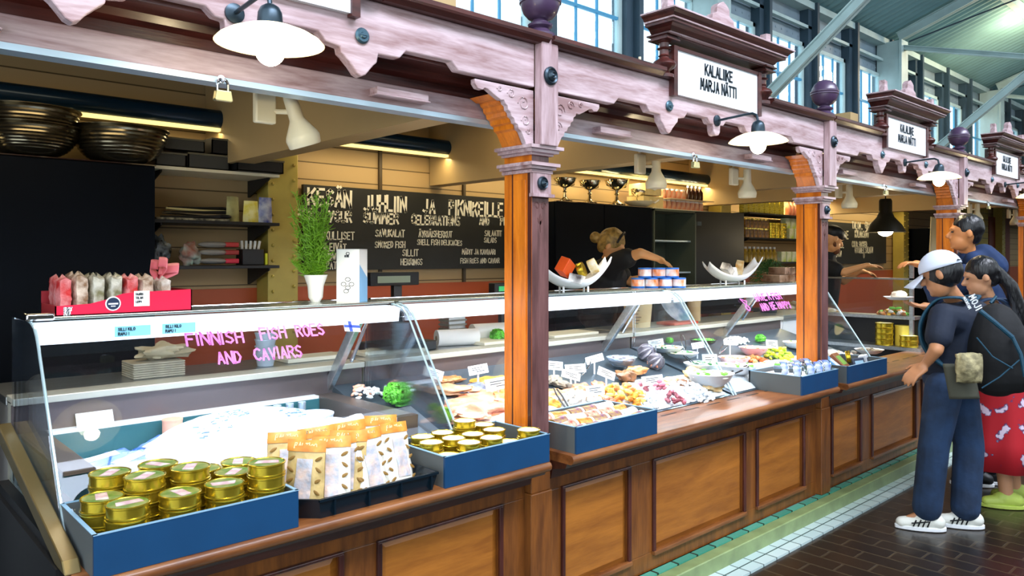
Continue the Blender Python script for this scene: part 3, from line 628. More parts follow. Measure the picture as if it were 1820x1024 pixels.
# ================================================================ DISPLAY CASES
def gy(z): return 2.29+(z-.77)*.685          # the slanted front glass
GP = [(2.29, .775), (2.36, .872), (2.64, 1.282), (2.665, 1.312), (2.695, 1.334), (2.735, 1.346), (2.78, 1.35)]
def case(x0, x1, lab, braces, well=None, ends=(True, True)):
    t = thing('display_case', lab, 'display case', ((x0+x1)/2, 2.7, .772), group='refrigerated glass display cases')
    # curved front glass
    g = MB(); vs = [(x0+.004, y, z) for y, z in GP]+[(x1-.004, y, z) for y, z in GP]; n = len(GP)
    g.add(vs, [(i, i+n, i+n+1, i+1) for i in range(n-1)]); g.build('front_glass', M['glass'], t, ang=60)
    # polished edges of the glass
    for x in (x0+.004, x1-.004): MB().tube([(x, y-.003, z) for y, z in GP], .0045, 6).build('glass_edge', mat('glass_edge_pale', (190, 214, 220), .15, .4), t)
    # top
    MB().box(x0, x1, 2.76, 2.99, 1.352, 1.362).build('top_shelf', mat('top_shelf_steel', (150, 158, 150), .2, .8), t, sm=False, bevel=.003)
    MB().box(x0, x1, 2.985, 3.005, 1.342, 1.366).build('top_rail', M['chrome'], t, sm=False, bevel=.004)
    MB().prism([(2.70, 1.280), (2.69, 1.336), (2.735, 1.344), (2.80, 1.344), (2.80, 1.325), (2.73, 1.315), (2.72, 1.278)], x0+.02, x1-.02, 'yz').build('light_canopy', mat('lit_canopy_white', (240, 244, 250), .4, emit=.9, ecol=(236, 244, 255)), t, sm=False)
    MB().tube([(x0+.05, 2.765, 1.315), (x1-.05, 2.765, 1.315)], .012, 10).build('light_tube', mat('case_tube_glow', (255, 255, 255), .4, emit=5, ecol=(240, 246, 255)), t)
    area('display_case_light', ((x0+x1)/2, 2.76, 1.295), x1-x0-.1, .05, (7 if well else 15)*(x1-x0)/1.9, (.93, .96, 1), (math.radians(-14), 0, 0))
    # body
    b = MB(); b.box(x0, x1, 3.04, 3.10, .772, 1.06).box(x0, x1, 3.00, 3.12, 1.05, 1.075)
    b.build('back_sill', mat('sill_cream_steel', (196, 194, 180), .4, .3), t, sm=False, bevel=.003)
    MB().box(x0, x1, 3.028, 3.04, .95, 1.05).build('inner_back_panel', mat('steel_pinkish', (112, 100, 100), .35, .6), t, sm=False)
    for xb in braces:
        m = MB(); 
        m.prism([(2.73, 1.33), (2.79, 1.33), (3.075, .97), (3.035, .95)], xb-.014, xb+.014, 'yz'); m.build('brace_arm', M['steel'], t, sm=False, bevel=.004)
        MB().tube([(xb+.03, 2.76, 1.30), (xb+.03, 2.90, 1.10)], .008, 8).build('gas_strut', M['chrome'], t)
    for x, yes in ((x0, ends[0]), (x1, ends[1])):
        if yes:
            q = MB(); q.prism(GP+[(3.0, 1.35), (3.0, 1.06), (3.04, .80), (2.30, .775)], x-.003, x+.003, 'yz'); q.build('end_glass', M['glass'], t, sm=False)
    if well:
        a, b_ = well
        r = MB()
        r.box(x0+.02, a, 2.40, 3.03, .94, .95).box(b_, b_+.09, 2.38, 3.03, .80, .95)
        r.build('well_rim', mat('brown_steel_rim', (104, 92, 86), .35, .6), t, sm=False)
        MB().box(a, b_, 2.985, 3.03, .93, .952).box(a, b_, 2.388, 2.40, .80, .95).build('white_rim', M['steelw'], t, sm=False)
        d = MB(); d.prism([(2.30, .775), (3.03, .98), (3.03, .772)], b_+.09, x1-.006, 'yz'); d.build('sloping_deck', mat('deck_steel', (92, 108, 120), .3, .7), t, sm=False)
        i = MB(); i.use(mat('teal_well_liner', (40, 96, 104), .5)).box(a, b_, 2.98, 2.985, .80, .94).box(a-.005, a, 2.4, 2.98, .80, .94).use(M['steelw']).box(a, b_, 2.40, 2.98, .795, .80); i.build('well_liner', None, t, sm=False)
    else:
        d = MB(); d.prism([(2.30, .775), (3.03, .98), (3.03, .772)], x0+.006, x1-.006, 'yz'); d.build('sloping_deck', mat('deck_steel', (92, 108, 120), .3, .7), t, sm=False)
    return t
c1 = case(.50, 1.86, 'first display case at the left, pink FINNISH FISH ROES lettering on its glass', [1.70], (.60, 1.62), (True, True))
c2 = case(1.88, 3.815, 'second display case, smoked fish and ice, behind the nearest post', [3.56])
c3 = case(3.835, 5.75, 'third display case, behind the second post, salads and pink lettering', [4.92])
# side trim of the first case
m = MB(); m.prism([(2.10, .772), (2.13, .80), (2.82, .96), (3.0, 1.0), (3.0, .95), (2.2, .772)], .455, .495, 'yz'); m.build('side_trim', mat('dull_brass_trim', (120, 104, 66), .35, .7), c1, sm=False, bevel=.004)
m = MB(); m.box(.462, .494, 2.30, 3.04, .20, .80); m.build('side_panel', M['black'], c1, sm=False)
for x in (.50, 1.82, 1.92): pass
hb = MB().box(.49, .57, 2.74, 2.99, 1.352, 1.375); hb.build('end_clamp', M['chrome'], c1, bevel=.006)
# price strips on the canopy
for (u, n, lb) in ((236, 2, 'x'), (318, 2, 'x')):
    p = at(u, 588, 2.685)
    m = MB().box(-.055, .055, -.002, 0, -.016, .018, TR((p.x, 2.684, 1.308), 0)); q = m.build('shelf_label', mat('pale_blue_card', (150, 220, 236), .6), c1, sm=False)
    L = MB(); letters(L, 'SILLI KILO', .009, .0016, TR((p.x-.045, 2.681, 1.312)), .9, .05); letters(L, 'RAPU 12', .009, .0016, TR((p.x-.045, 2.681, 1.297)), .9, .05); L.build('handwriting', M['ink'], q, sm=False)
GR = math.atan2(.54, .37)-math.pi/2  # lean of the glass
def onglass(x, z): return Matrix.Translation(V((x, gy(z)-.006, z))) @ Matrix.Rotation(-math.atan(.685), 4, 'X')
L = MB(); [letters(L, a_, .046, .0072, onglass(wx(u_, gy(1.258)), 1.252+d_), .92 if len(a_) > 5 else .80, .05, .04) for a_, u_, d_ in (('FINNISH', 331, 0), ('FISH', 463, .003), ('ROES', 527, .003))]; L.build('pink_lettering', M['pink'], c1, sm=False)
L = MB(); [letters(L, a_, .044, .0068, onglass(wx(u_, gy(1.195)), 1.188), .80, .05, .04) for a_, u_ in (('AND', 387), ('CAVIARS', 452))]; L.build('pink_lettering', M['pink'], c1, sm=False)
fl = MB(); T = onglass(1.535, 1.262) @ Matrix.Rotation(.12, 4, 'Y')
fl.use(M['white']).box(0, .068, -.002, 0, 0, .046, T).use(mat('flag_blue', (40, 70, 190), .5)).box(.02, .034, -.003, -.002, 0, .046, T).box(0, .068, -.003, -.002, .017, .029, T)
tag(fl.build('paper_flag', None, c1, sm=False), 'small white flag with a blue cross')
L = MB(); letters(L, 'HAVE A FISH', .05, .010, onglass(wx(1345, 2.62), 1.262), .9, .06, .05); letters(L, 'AND BE HAPPY', .05, .010, onglass(wx(1350, 2.6), 1.20), .9, .06, .05); L.build('pink_lettering', M['pink'], c3, sm=False)
L = MB(); T = onglass(wx(1322, 2.62), 1.22)
L.tube([T @ V((.02*math.cos(q), -.003, .02*math.sin(q))) for q in [i*.5 for i in range(14)]], .004, 5); L.tube([T @ V(p) for p in ((0, -.003, .02), (-.03, -.003, .07), (.03, -.003, .05), (0, -.003, .02))], .004, 5)
L.build('pink_crayfish_drawing', M['pink'], c3)

# third stand: perpendicular counter beyond the third case
t = thing('service_counter', 'steel and glass side counter with food trays, beyond the second post', 'counter', (6.95, 3.0, 0))
MB().box(6.85, 7.0, 2.40, 3.95, 1.02, 1.05).build('shelf', M['steel'], t, sm=False, bevel=.003)
MB().box(6.95, 7.0, 2.40, 3.95, .10, 1.02).build('black_front', M['black'], t, sm=False)
MB().box(6.70, 7.0, 2.30, 3.95, .772, .80).build('low_shelf', M['steel'], t, sm=False)
MB().box(6.846, 6.852, 2.42, 3.95, 1.05, 1.36).build('guard_glass', M['glass'], t, sm=False)
MB().box(6.84, 6.87, 2.41, 2.44, .80, 1.50).box(6.84, 6.87, 2.41, 3.95, 1.36, 1.375).build('guard_post', M['steel'], t, sm=False)

# back worktop
for x0, x1, lab in ((.5, 1.9, 'steel worktop behind the first display case'), (1.92, 3.9, 'steel worktop behind the second display case'), (3.92, 6.7, 'steel worktop behind the third display case')):
    t = thing('worktop', lab, 'worktop', ((x0+x1)/2, 3.3, 0), group='steel worktops behind the cases')
    MB().box(x0, x1, 3.13, 3.50, 1.035, 1.065).build('top', M['steel'], t, sm=False, bevel=.003)
    MB().box(x0+.02, x1-.02, 3.16, 3.46, .02, 1.035).build('cupboard', M['steelw'], t, sm=False)

# ================================================================ BOXES AND TINS ON THE LEDGE
ZL = .772
def open_box(x0, x1, y0, y1, h, lab, left=M['bluein']):
    t = thing('display_box', lab, 'box', ((x0+x1)/2, (y0+y1)/2, ZL), group='blue open boxes on the ledge'); w_ = .009
    m = MB(); m.use(M['blue']).box(x0, x1, y0, y0+w_, ZL, ZL+h)
    m.use(left).box(x0, x0+w_, y0+w_, y1, ZL, ZL+h).box(x1-w_, x1, y0+w_, y1, ZL, ZL+h).box(x0, x1, y1-w_, y1, ZL, ZL+h).box(x0+w_, x1-w_, y0+w_, y1-w_, ZL, ZL+.006)
    m.build('box_body', None, t, sm=False)
    r = MB(); e = .0015
    r.box(x0-e, x1+e, y0-e, y0+w_, ZL+h, ZL+h+.002).box(x0-e, x1+e, y1-w_, y1+e, ZL+h, ZL+h+.002).box(x0-e, x0+w_, y0, y1, ZL+h, ZL+h+.002).box(x1-w_, x1+e, y0, y1, ZL+h, ZL+h+.002)
    r.build('pale_rim', mat('pale_cut_edge', (128, 168, 196), .5), t, sm=False)
    return t
open_box(.503, 1.037, 2.03, 2.36, .105, 'leftmost blue open box, full of tall stacks of gold tins')
open_box(1.57, 2.072, 2.03, 2.34, .105, 'blue open box of gold tins against the left of the nearest post')
open_box(2.224, 2.752, 2.03, 2.34, .105, 'blue open box of small printed jars, right of the nearest post')
open_box(4.10, 4.56, 2.03, 2.36, .105, 'blue open box of blue and white tins, left of the second post')
open_box(4.70, 5.30, 2.03, 2.34, .105, 'dark blue open box of packets, right of the second post')

lidm = mat('printed_tin_lid', (208, 206, 120), .35, noise_s=26, rgb2=(120, 170, 60))
lidw = mat('printed_tin_label', (222, 206, 196), .4, noise_s=40, rgb2=(190, 150, 160))
def make_tin(r, h, name='fish_tin', plain=False):
    t = thing(name, 'gold tin', 'tin', (0, 0, 0), local=True)
    MB().lathe([(r-.004, 0), (r, .001), (r+.0015, .003), (r+.0015, .005), (r-.001, .007), (r-.001, h-.007), (r+.0015, h-.005), (r+.0015, h-.0015), (r-.001, h), (r-.003, h-.002), (r-.004, h-.004), (0, h-.004)], n=40).build('can', M['gold'], t)
    l = MB(); l.lathe([(0, h-.002), (r-.0035, h-.002)], n=32); l.build('lid', lidm if not plain else mat('pale_gold_lid', (250, 244, 196), .4), t)
    if not plain:
        q = MB(); q.prism([(-.6*r, -.28*r), (.7*r, -.2*r), (.6*r, .34*r), (-.5*r, .3*r)], h-.0019, h-.001, 'xy'); q.build('label_print', lidw, t, sm=False)
    return t
tin = make_tin(.052, .036); tin_used = [False]
LV = ['topmost', 'second down', 'third down', 'fourth down', 'fifth down']
def stack(proto, used, x, y, z0, n, h, desc, grp, rnd):
    for i in range(n):
        lab = f'gold tin, {LV[n-1-i]} in {desc}' if n > 1 else f'gold tin, alone, in {desc}'
        loc = (x+rnd.uniform(-.002, .002), y+rnd.uniform(-.002, .002), z0+i*h)
        if not used[0]: o = proto; used[0] = True; o.location = loc; o['label'] = lab; o['group'] = grp
        else: dup(proto, loc=loc, label=lab, rot=rnd.uniform(0, 6.28), group=grp)
R1 = random.Random(3)
NTH = ['first', 'second', 'third', 'fourth', 'fifth', 'sixth']
for row, (y, items) in enumerate([(2.100, [(.60, 4), (.728, 4), (.850, 4), (.972, 5)]), (2.197, [(.565, 4), (.668, 5), (.792, 5), (.915, 4)]), (2.292, [(.61, 5), (.735, 5), (.858, 4), (.972, 4)])]):
    for i, (x, n) in enumerate(items):
        stack(tin, tin_used, x, y, ZL+.0065, n, .0362, f'{NTH[i]} stack of {["front", "middle", "back"][row]} row, leftmost blue box', 'gold tins in the leftmost blue box', R1)
tin2 = make_tin(.043, .029, plain=True); u2 = [False]
for row, (y, items) in enumerate([(2.086, [(1.630, 3), (1.722, 4), (1.825, 4), (1.918, 3), (2.014, 4)]), (2.178, [(1.625, 4), (1.72, 4), (1.815, 4), (1.92, 4)]), (2.27, [(1.65, 4), (1.745, 4), (1.85, 5), (1.95, 4)])]):
    for i, (x, n) in enumerate(items):
        stack(tin2, u2, x, y, ZL+.0065, n, .0292, f'{NTH[i]} stack of {["front", "middle", "back"][row]} row, box beside post', 'gold tins in the box beside the nearest post', R1)

# black tray with snack bags
t = thing('plastic_tray', 'black ribbed plastic tray of snack bags between the two boxes of gold tins', 'tray', (1.30, 2.17, ZL))
def tray_wall(x0, x1, y0, y1, h):
    m = MB(); c_ = .05; P = [(x0+c_, y0), (x1, y0), (x1, y1), (x0, y1), (x0, y0+c_)]; n = len(P)
    cx_, cy_ = (x0+x1)/2, (y0+y1)/2
    def ins(p, d): return (p[0]+(d if p[0] < cx_ else -d), p[1]+(d if p[1] < cy_ else -d))
    rings = [[(*ins(p, .014), ZL) for p in P], [(*p, ZL+h) for p in P], [(*ins(p, .006), ZL+h) for p in P], [(*ins(p, .02), ZL+.005) for p in P]]
    vs = [v for r in rings for v in r]; fs = []
    for i in range(3):
        for k in range(n): k2 = (k+1) % n; fs.append((i*n+k, i*n+k2, (i+1)*n+k2, (i+1)*n+k))
    fs.append(tuple(3*n+k for k in range(n))); m.add(vs, fs)
    for k in range(4): x = x0+.10+k*.12; m.box(x, x+.006, y0-.002, y0+.012, ZL+.006, ZL+h-.006)
    m.box(x0+c_, x1, y0-.004, y0+.003, ZL+h-.008, ZL+h)
    return m
tray_wall(1.055, 1.545, 2.035, 2.33, .062).build('tray_body', mat('gloss_black_plastic', (8, 24, 34), .25), t, sm=False)
foil = mat('white_snack_foil', (226, 222, 208), .3, noise_s=18, amt=.06, bump=.5, bscale=22)
header = mat('orange_bag_header', (206, 116, 24), .4, noise_s=20, rgb2=(228, 164, 66))
tanfoil = mat('tan_snack_foil', (200, 172, 112), .3, noise_s=16, amt=.2, bump=.6, bscale=20)
window = mat('bag_window', (168, 184, 204), .2, noise_s=26, rgb2=(214, 186, 170), bump=.8, bscale=24)
seedm = mat('brown_seed_print', (140, 104, 44), .6)
def make_bag(side):
    t = thing('snack_bag', 'bag', 'snack bag', local=True); W, H = .062, .205
    def sh(sg):
        def f(a, b):
            x = (a-.5)*2; z = b*H
            puff = .030*max(0, 1-b)**.6*(1-abs(x)**2.6)+.002
            return V((x*W*(1-.06*b), sg*puff+.008*noise.noise(V((x*2.5, z*22, sg*3)))*(1-b*.6), z))
        return f
    m = MB(); m.use(side).grid(sh(-1), 14, 16); m.grid(sh(1), 14, 16); m.add([(-W, -.012, 0), (W, -.012, 0), (W, .012, 0), (-W, .012, 0)], [(0, 1, 2, 3)]); m.build('pouch', None, t, ang=80)
    m = MB(); f = sh(-1); m.grid(lambda a, b: f(.30+.42*a, .12+.62*b)-V((0, .0025, 0)), 8, 10); m.build('window_patch', window, t, ang=80)
    m = MB(); m.grid(lambda a, b: f(-.02+1.04*a, .84+.17*b)-V((0, .003, 0)), 8, 4); hd = m.build('header', header, t, ang=80)
    L = MB(); T = TR((-.038, -.009, .181)); letters(L, 'BALTICO', .016, .003, T, .85, .1, .2); L.build('header_lettering', mat('cream_script', (250, 228, 170), .5), hd, sm=False)
    s = MB()
    for i in range(5):
        for sx in (.14, .86):
            p = f(sx, .1+i*.16)-V((0, .003, 0)); q = Matrix.Translation(p) @ Matrix.Rotation(.6 if i % 2 else -.5, 4, 'Y')
            s.ell((0, 0, 0), (.013, .0014, .0052), n=10, m=5); k = 10*4+2; s.v[-k:] = [tuple(q @ V(v)) for v in s.v[-k:]]
    s.build('seed_print', seedm, t)
    return t
bagA = make_bag(foil); bagB = make_bag(tanfoil)
spots = [(bagB, 1.115, 2.265, -.22, .5, 'tan snack bag at the back left of the black tray'), (bagB, 1.105, 2.13, -.12, .9, 'tan snack bag standing at the front left corner of the black tray'), (bagA, 1.185, 2.11, -.26, .35, 'white snack bag, leftmost of the white ones in the black tray'),
         (bagA, 1.235, 2.26, -.16, .6, 'white snack bag behind, under the ice mound, in the black tray'), (bagB, 1.262, 2.15, -.2, .8, 'tan snack bag in the middle of the black tray'), (bagA, 1.345, 2.12, -.22, .25, 'white snack bag, front middle of the black tray, orange header straight'),
         (bagA, 1.36, 2.27, -.1, .5, 'white snack bag at the back middle of the black tray'), (bagA, 1.465, 2.14, -.28, .15, 'white snack bag, front right of the black tray'), (bagA, 1.475, 2.28, -.14, .45, 'white snack bag at the back right, its brown header highest')]
seen = set()
for b, x, y, lean, rz, lab in spots:
    loc = (x, y, ZL+.012)
    if b.name not in seen: o = b; seen.add(b.name); o.location = loc; o.rotation_euler = (lean, .07*math.sin(x*40), -rz+.3*math.sin(x*57)); o['label'] = lab; o['group'] = 'snack bags in the black tray'
    else: o = dup(b, loc=loc, label=lab, rot=(lean, .08*math.sin(x*40), -rz+.3*math.sin(x*57)), group='snack bags in the black tray')

# small printed jars lying in the third box
cols = [('yellow and purple', (196, 170, 60), (120, 60, 120)), ('orange and white', (236, 190, 90), (226, 96, 40)), ('cream and red', (240, 226, 196), (200, 60, 50)), ('pale blue and white', (190, 212, 232), (250, 250, 250))]
protos = []
for nm, c1_, c2_ in cols:
    t = thing('printed_jar', 'jar', 'jar', local=True)
    MB().lathe([(.0, -.045), (.03, -.045), (.031, -.042), (.031, .03), (0, .03)], n=22).build('label_sleeve', mat('jar_print_'+nm.split()[0], c1_, .35, noise_s=30, rgb2=c2_), t)
    MB().lathe([(0, .03), (.032, .03), (.032, .044), (.03, .046), (0, .046)], n=22).build('lid', M['white'], t)
    protos.append(t)
pos = []
for r_, (y, z) in enumerate([(2.085, .838), (2.152, .842), (2.22, .846), (2.288, .85)]):
    for k in range(5): pos.append((2.285+k*.098+.02*r_ % .05, y, z, r_, k))
use = set()
for (x, y, z, r_, k) in pos:
    pr = protos[(r_*2+k*3+(k > 2)) % 4] if r_ else protos[(0 if k < 2 else k % 4)]
    lab = f'small {cols[protos.index(pr)][0]} jar lying on its side, {NTH[k]} from the left, {["front row", "second row", "third row", "back row"][r_]}, box right of the nearest post'
    lab = f'{cols[protos.index(pr)][0]} jar, {NTH[k]} from left in {["front", "second", "third", "back"][r_]} row of printed jars'
    rot = (0, math.radians(90+(k*7 % 9)-4), math.radians((r_*13+k*29) % 17-8))
    if pr.name not in use: use.add(pr.name); pr.location = (x, y, z); pr.rotation_euler = rot; pr['label'] = lab; pr['group'] = 'printed jars in the blue box'; 
    else: dup(pr, loc=(x, y, z), label=lab, rot=rot, group='printed jars in the blue box')
# filler under the jars
tag(MB().box(2.236, 2.740, 2.042, 2.328, .779, .806).build('jar_liner', M['bluein'], sm=False), 'grey card liner under the printed jars', 'liner')

# blue and white tins on their sides
t = thing('seafood_tin', 'blue and white tin', 'tin', local=True)
m = MB(); m.lathe([(0, 0), (.040, 0), (.041, .002), (.041, .004)], n=28); m.build('tin_base', M['chrome'], t)
MB().lathe([(.040, .004), (.040, .044)], n=28).build('paper_band', mat('blue_white_print', (216, 224, 240), .4, noise_s=16, rgb2=(60, 100, 200)), t)
MB().lathe([(.0405, .044), (.0415, .046), (.0415, .049), (.039, .05), (.038, .046), (0, .046)], n=28).build('tin_lid', mat('greenish_steel_lid', (150, 172, 166), .2, .9), t)
L0 = ['left front tin on its side', 'second front tin on its side', 'third tin on its side', 'fourth tin on its side', 'left back tin on its side', 'middle back tin on its side', 'right back tin on its side']
for i, (x, y) in enumerate([(4.16, 2.13), (4.245, 2.09), (4.345, 2.09), (4.45, 2.09), (4.20, 2.23), (4.31, 2.20), (4.43, 2.20)]):
    lab = 'blue and white '+L0[i]+' in the box left of the second post'; lab = lab.replace(' in the box left of the second post', ', box left of second post')
    rot = (0, math.radians(90), math.radians(-38+i*3)); loc = (x, y, .895)
    if i == 0: t.location = loc; t.rotation_euler = rot; t['label'] = lab; t['group'] = 'blue and white tins lying on their sides'
    else: dup(t, loc=loc, rot=rot, label=lab, group='blue and white tins lying on their sides')
tag(MB().box(4.112, 4.548, 2.042, 2.348, .779, .853).build('tin_liner', M['white'], sm=False), 'white card liner under the blue and white tins', 'liner')
# packets right of the second post
def packet(x, y, z, sx, sy, sz, rx, rz, c1_, c2_, lab, name='packet'):
    t = thing(name, lab, 'packet', (x, y, z), rot=0, local=True); t.rotation_euler = (rx, 0, rz)
    MB().box(-sx/2, sx/2, -sy/2, sy/2, 0, sz).build('sleeve', mat('packet_'+lab.split()[0]+str(int(x*100)), c1_, .45), t, bevel=.004)
    MB().box(-sx*.36, sx*.36, -sy/2-.001, sy/2+.001, sz*.25, sz*.8).build('print', mat('packetprint_'+lab.split()[0]+str(int(x*100)), c2_, .45), t, sm=False)
    return t
for i, a in enumerate([(4.78, 2.10, .83, .10, .03, .13, -.9, .3, (90, 150, 196), (220, 236, 240), 'blue fish packet leaning in the box right of the second post'), (4.90, 2.12, .83, .10, .03, .13, -.8, .1, (136, 84, 52), (120, 170, 80), 'brown and green packet leaning behind the blue one'),
        (4.82, 2.24, .80, .12, .04, .14, -.5, .2, (226, 230, 236), (150, 190, 220), 'white packet at the back of the box right of the second post'), (5.04, 2.11, .80, .12, .05, .09, -.3, -.2, (60, 70, 90), (170, 210, 230), 'dark packet with pale blue print near the right end of the packet box'),
        (5.18, 2.12, .80, .10, .05, .10, -.2, .3, (210, 216, 226), (50, 60, 80), 'white and black packet at the right end of the packet box'), (5.02, 2.24, .80, .12, .05, .12, -.4, .0, (226, 220, 200), (80, 110, 140), 'cream packet at the back near the gold ring tin')]):
    packet(*a)
o = dup(tin2, loc=(4.99, 2.17, .895), label='brownish gold tin on its side on the packets right of the second post', rot=(math.radians(80), 0, .4), group='loose tins')

# ================================================================ THINGS ON TOP OF THE CASES
ZT = 1.362
t = thing('biscuit_carton', 'red open display carton of wrapped biscuits on the left end of the first case', 'carton', (.79, 2.88, ZT))
red = mat('red_card', (226, 20, 62), .45); redd = mat('dark_red_card', (150, 30, 40), .5)
X0, X1, Y0, Y1 = .576, 1.005, 2.775, 2.975
m = MB(); m.prism([(X0, ZT), (X1, ZT), (X1, ZT+.075), (X0+.24, ZT+.070), (X0+.20, ZT+.066), (X0+.15, ZT+.048), (X0+.10, ZT+.036), (X0, ZT+.032)], Y0, Y0+.004).build('front_panel', red, t, sm=False)
MB().box(X0, X0+.004, Y0, Y1, ZT, ZT+.034).box(X1-.004, X1, Y0, Y1, ZT, ZT+.075).box(X0, X1, Y1-.004, Y1, ZT, ZT+.075).box(X0, X1, Y0, Y1, ZT, ZT+.003).build('tray_sides', redd, t, sm=False)
s = MB(); T = Matrix.Rotation(math.radians(90), 4, 'X')
s.use(M['white']).lathe([(0, 0), (.024, 0), (.024, .001), (0, .001)], (X0+.17, Y0, ZT+.034), 26, T).use(mat('badge_navy', (20, 40, 66), .5)).lathe([(0, .001), (.020, .001), (.020, .002), (0, .002)], (X0+.17, Y0, ZT+.034), 26, T)
s.use(M['white']).box(X0+.155, X0+.185, Y0-.003, Y0-.002, ZT+.031, ZT+.036).box(X0+.163, X0+.177, Y0-.003, Y0-.002, ZT+.024, ZT+.027)
s.build('round_badge', None, t, label='navy round badge with white rim')
s = MB().box(X0+.235, X0+.285, Y0-.003, Y0-.001, ZT+.022, ZT+.074); q = s.build('white_tag', M['paper'], t, sm=False)
L = MB(); [letters(L, a, .007, .0012, TR((X0+.24, Y0-.0035, ZT+.06-.013*i)), .8, .1) for i, a in enumerate(('SAARIS', 'TOLAIS', 'LEIPA'))]; L.build('handwriting', M['ink'], q, sm=False)
L = MB(); letters(L, 'EIGHT', .011, .003, TR((X0+.025, Y0-.001, ZT+.016)), .6); letters(L, 'FINN', .011, .003, TR((X0+.025, Y0-.001, ZT+.002)), .6); L.build('carton_print', M['white'], t, sm=False)
bio = mat('clear_wrap_brown', (136, 104, 78), .2, noise_s=30, rgb2=(214, 196, 176), bump=1, bscale=30)
bior = mat('wrap_red', (196, 50, 50), .25, noise_s=20, rgb2=(220, 150, 150), bump=.8, bscale=30)
bi2 = mat('wrap_olive', (120, 116, 84), .2, noise_s=24, rgb2=(200, 196, 180), bump=1, bscale=30)
bi3 = mat('wrap_clear_white', (214, 206, 196), .2, noise_s=30, rgb2=(170, 150, 130), bump=1, bscale=30)
for i, (x, mm, h, lab) in enumerate([(.612, bior, .13, 'red wrapped biscuit pack at the left end of the red carton'), (.66, bio, .14, 'brown biscuit pack in clear wrap, second in the red carton'), (.71, bi2, .135, 'olive biscuit pack, third in the red carton'),
        (.765, bi2, .135, 'grey green biscuit pack, fourth in the red carton'), (.815, bior, .13, 'red biscuit pack with printed front in the middle of the red carton'), (.865, bio, .13, 'pale brown biscuit pack right of the printed red one'), (.925, bi3, .12, 'white tied biscuit pack under the pink bow')]):
    t = thing('biscuit_pack', lab, 'packet', (x, 2.88, ZT), group='wrapped biscuit packs')
    m = MB(); R = random.Random(i)
    def f(a, b, x=x, h=h, i=i):
        q = a*2*math.pi; e = .022+.006*noise.noise(V((q*2, b*6, i))); e2 = .075
        cs, sn = math.cos(q), math.sin(q); k = (abs(cs)**7+abs(sn)**7)**(-1/7)
        taper = 1 if b < .93 else 1-(b-.93)*9.0
        return V((x+cs*k*e*taper, 2.875+sn*k*e2*taper, ZT+.004+b*h*(.95+.05*math.sin(q*3+i))))
    m.grid(f, 20, 10); p0 = len(m.v); m.build('wrapper', mm, t, ang=60)
    if i == 6:
        b = MB()
        for sg, tt in ((1, .5), (-1, .9), (1, 1.3)):
            b.grid(lambda a, c, sg=sg, tt=tt: V((x+sg*(.065*math.sin(a*math.pi))*math.cos(tt)+(c-.5)*.01, 2.86+.02*math.cos(a*6.28)+.02*(c-.5), ZT+h-.005+.06*a*math.sin(tt)+.035*(c-.5)+.02*math.sin(a*math.pi))), 12, 3)
        b.build('ribbon_bow', mat('pink_ribbon', (226, 120, 130), .35), t, solid=.001, label='shiny pink ribbon bow')
# white and blue upright carton
t = thing('gift_carton', 'tall white carton with a pale blue side and oyster drawing, on the first case', 'carton', (1.715, 2.87, ZT), local=True); t.rotation_euler = (0, 0, math.radians(-60))
m = MB(); m.use(M['paper']).box(-.055, .055, -.035, -.034, 0, .225).box(-.055, .055, .034, .035, 0, .225).box(-.055, -.054, -.035, .035, 0, .225).box(-.055, .055, -.035, .035, .222, .225).use(mat('pale_blue_carton', (130, 180, 220), .5)).add([(.0555, -.035, 0), (.0555, .035, 0), (.0555, .035, .10), (.0555, -.035, .16)], [(0, 1, 2, 3)]).use(M['paper']).box(.054, .055, -.035, .035, 0, .225)
m.build('carton_body', None, t, sm=False)
d = MB()
for cx_, cz in ((0, .06), (.018, .075), (-.02, .075), (0, .095), (-.008, .045)):
    d.tube([(cx_+.012*math.cos(q), -.0362, cz+.008*math.sin(q)) for q in [i*.6 for i in range(12)]], .0012, 4)
letters(d, 'OSTRE', .008, .0015, TR((-.015, -.036, .19)), .7); d.tube([(.008*math.cos(q), -.0362, .205+.006*math.sin(q)) for q in [i*.6 for i in range(11)]], .0014, 4)
d.build('oyster_drawing', M['ink'], t)
# dill bunch wrapped in paper
t = thing('dill_bunch', 'tall bunch of green dill in a white paper wrap beside the riveted column', 'herb', (1.575, 2.93, ZT))
m = MB(); m.lathe([(.018, 0), (.03, .02), (.034, .07), (.05, .115), (.044, .10), (.02, .03)], (1.575, 2.93, ZT), 14); m.build('paper_wrap', M['paper'], t)
d = MB(); R = random.Random(5)
for i in range(70):
    a = R.uniform(0, 6.28); hh = R.uniform(.12, .47); sp = R.uniform(.02, .11)
    base = V((1.575, 2.93, ZT+.08)); tip = base+V((math.cos(a)*sp, math.sin(a)*sp*.8, hh-.08)); mid = (base+tip)/2+V((0, 0, .03))
    d.tube([base, mid, tip], .0016, 4)
    for j in range(34):
        s_ = R.uniform(.15, 1); p = base.lerp(tip, s_); q = p+V((R.uniform(-.03, .03), R.uniform(-.03, .03), R.uniform(-.005, .035)))
        d.tube([p, q], [.0022, .0009], 3)
tag(d.build('dill_fronds', M['dill'], t, sm=False))
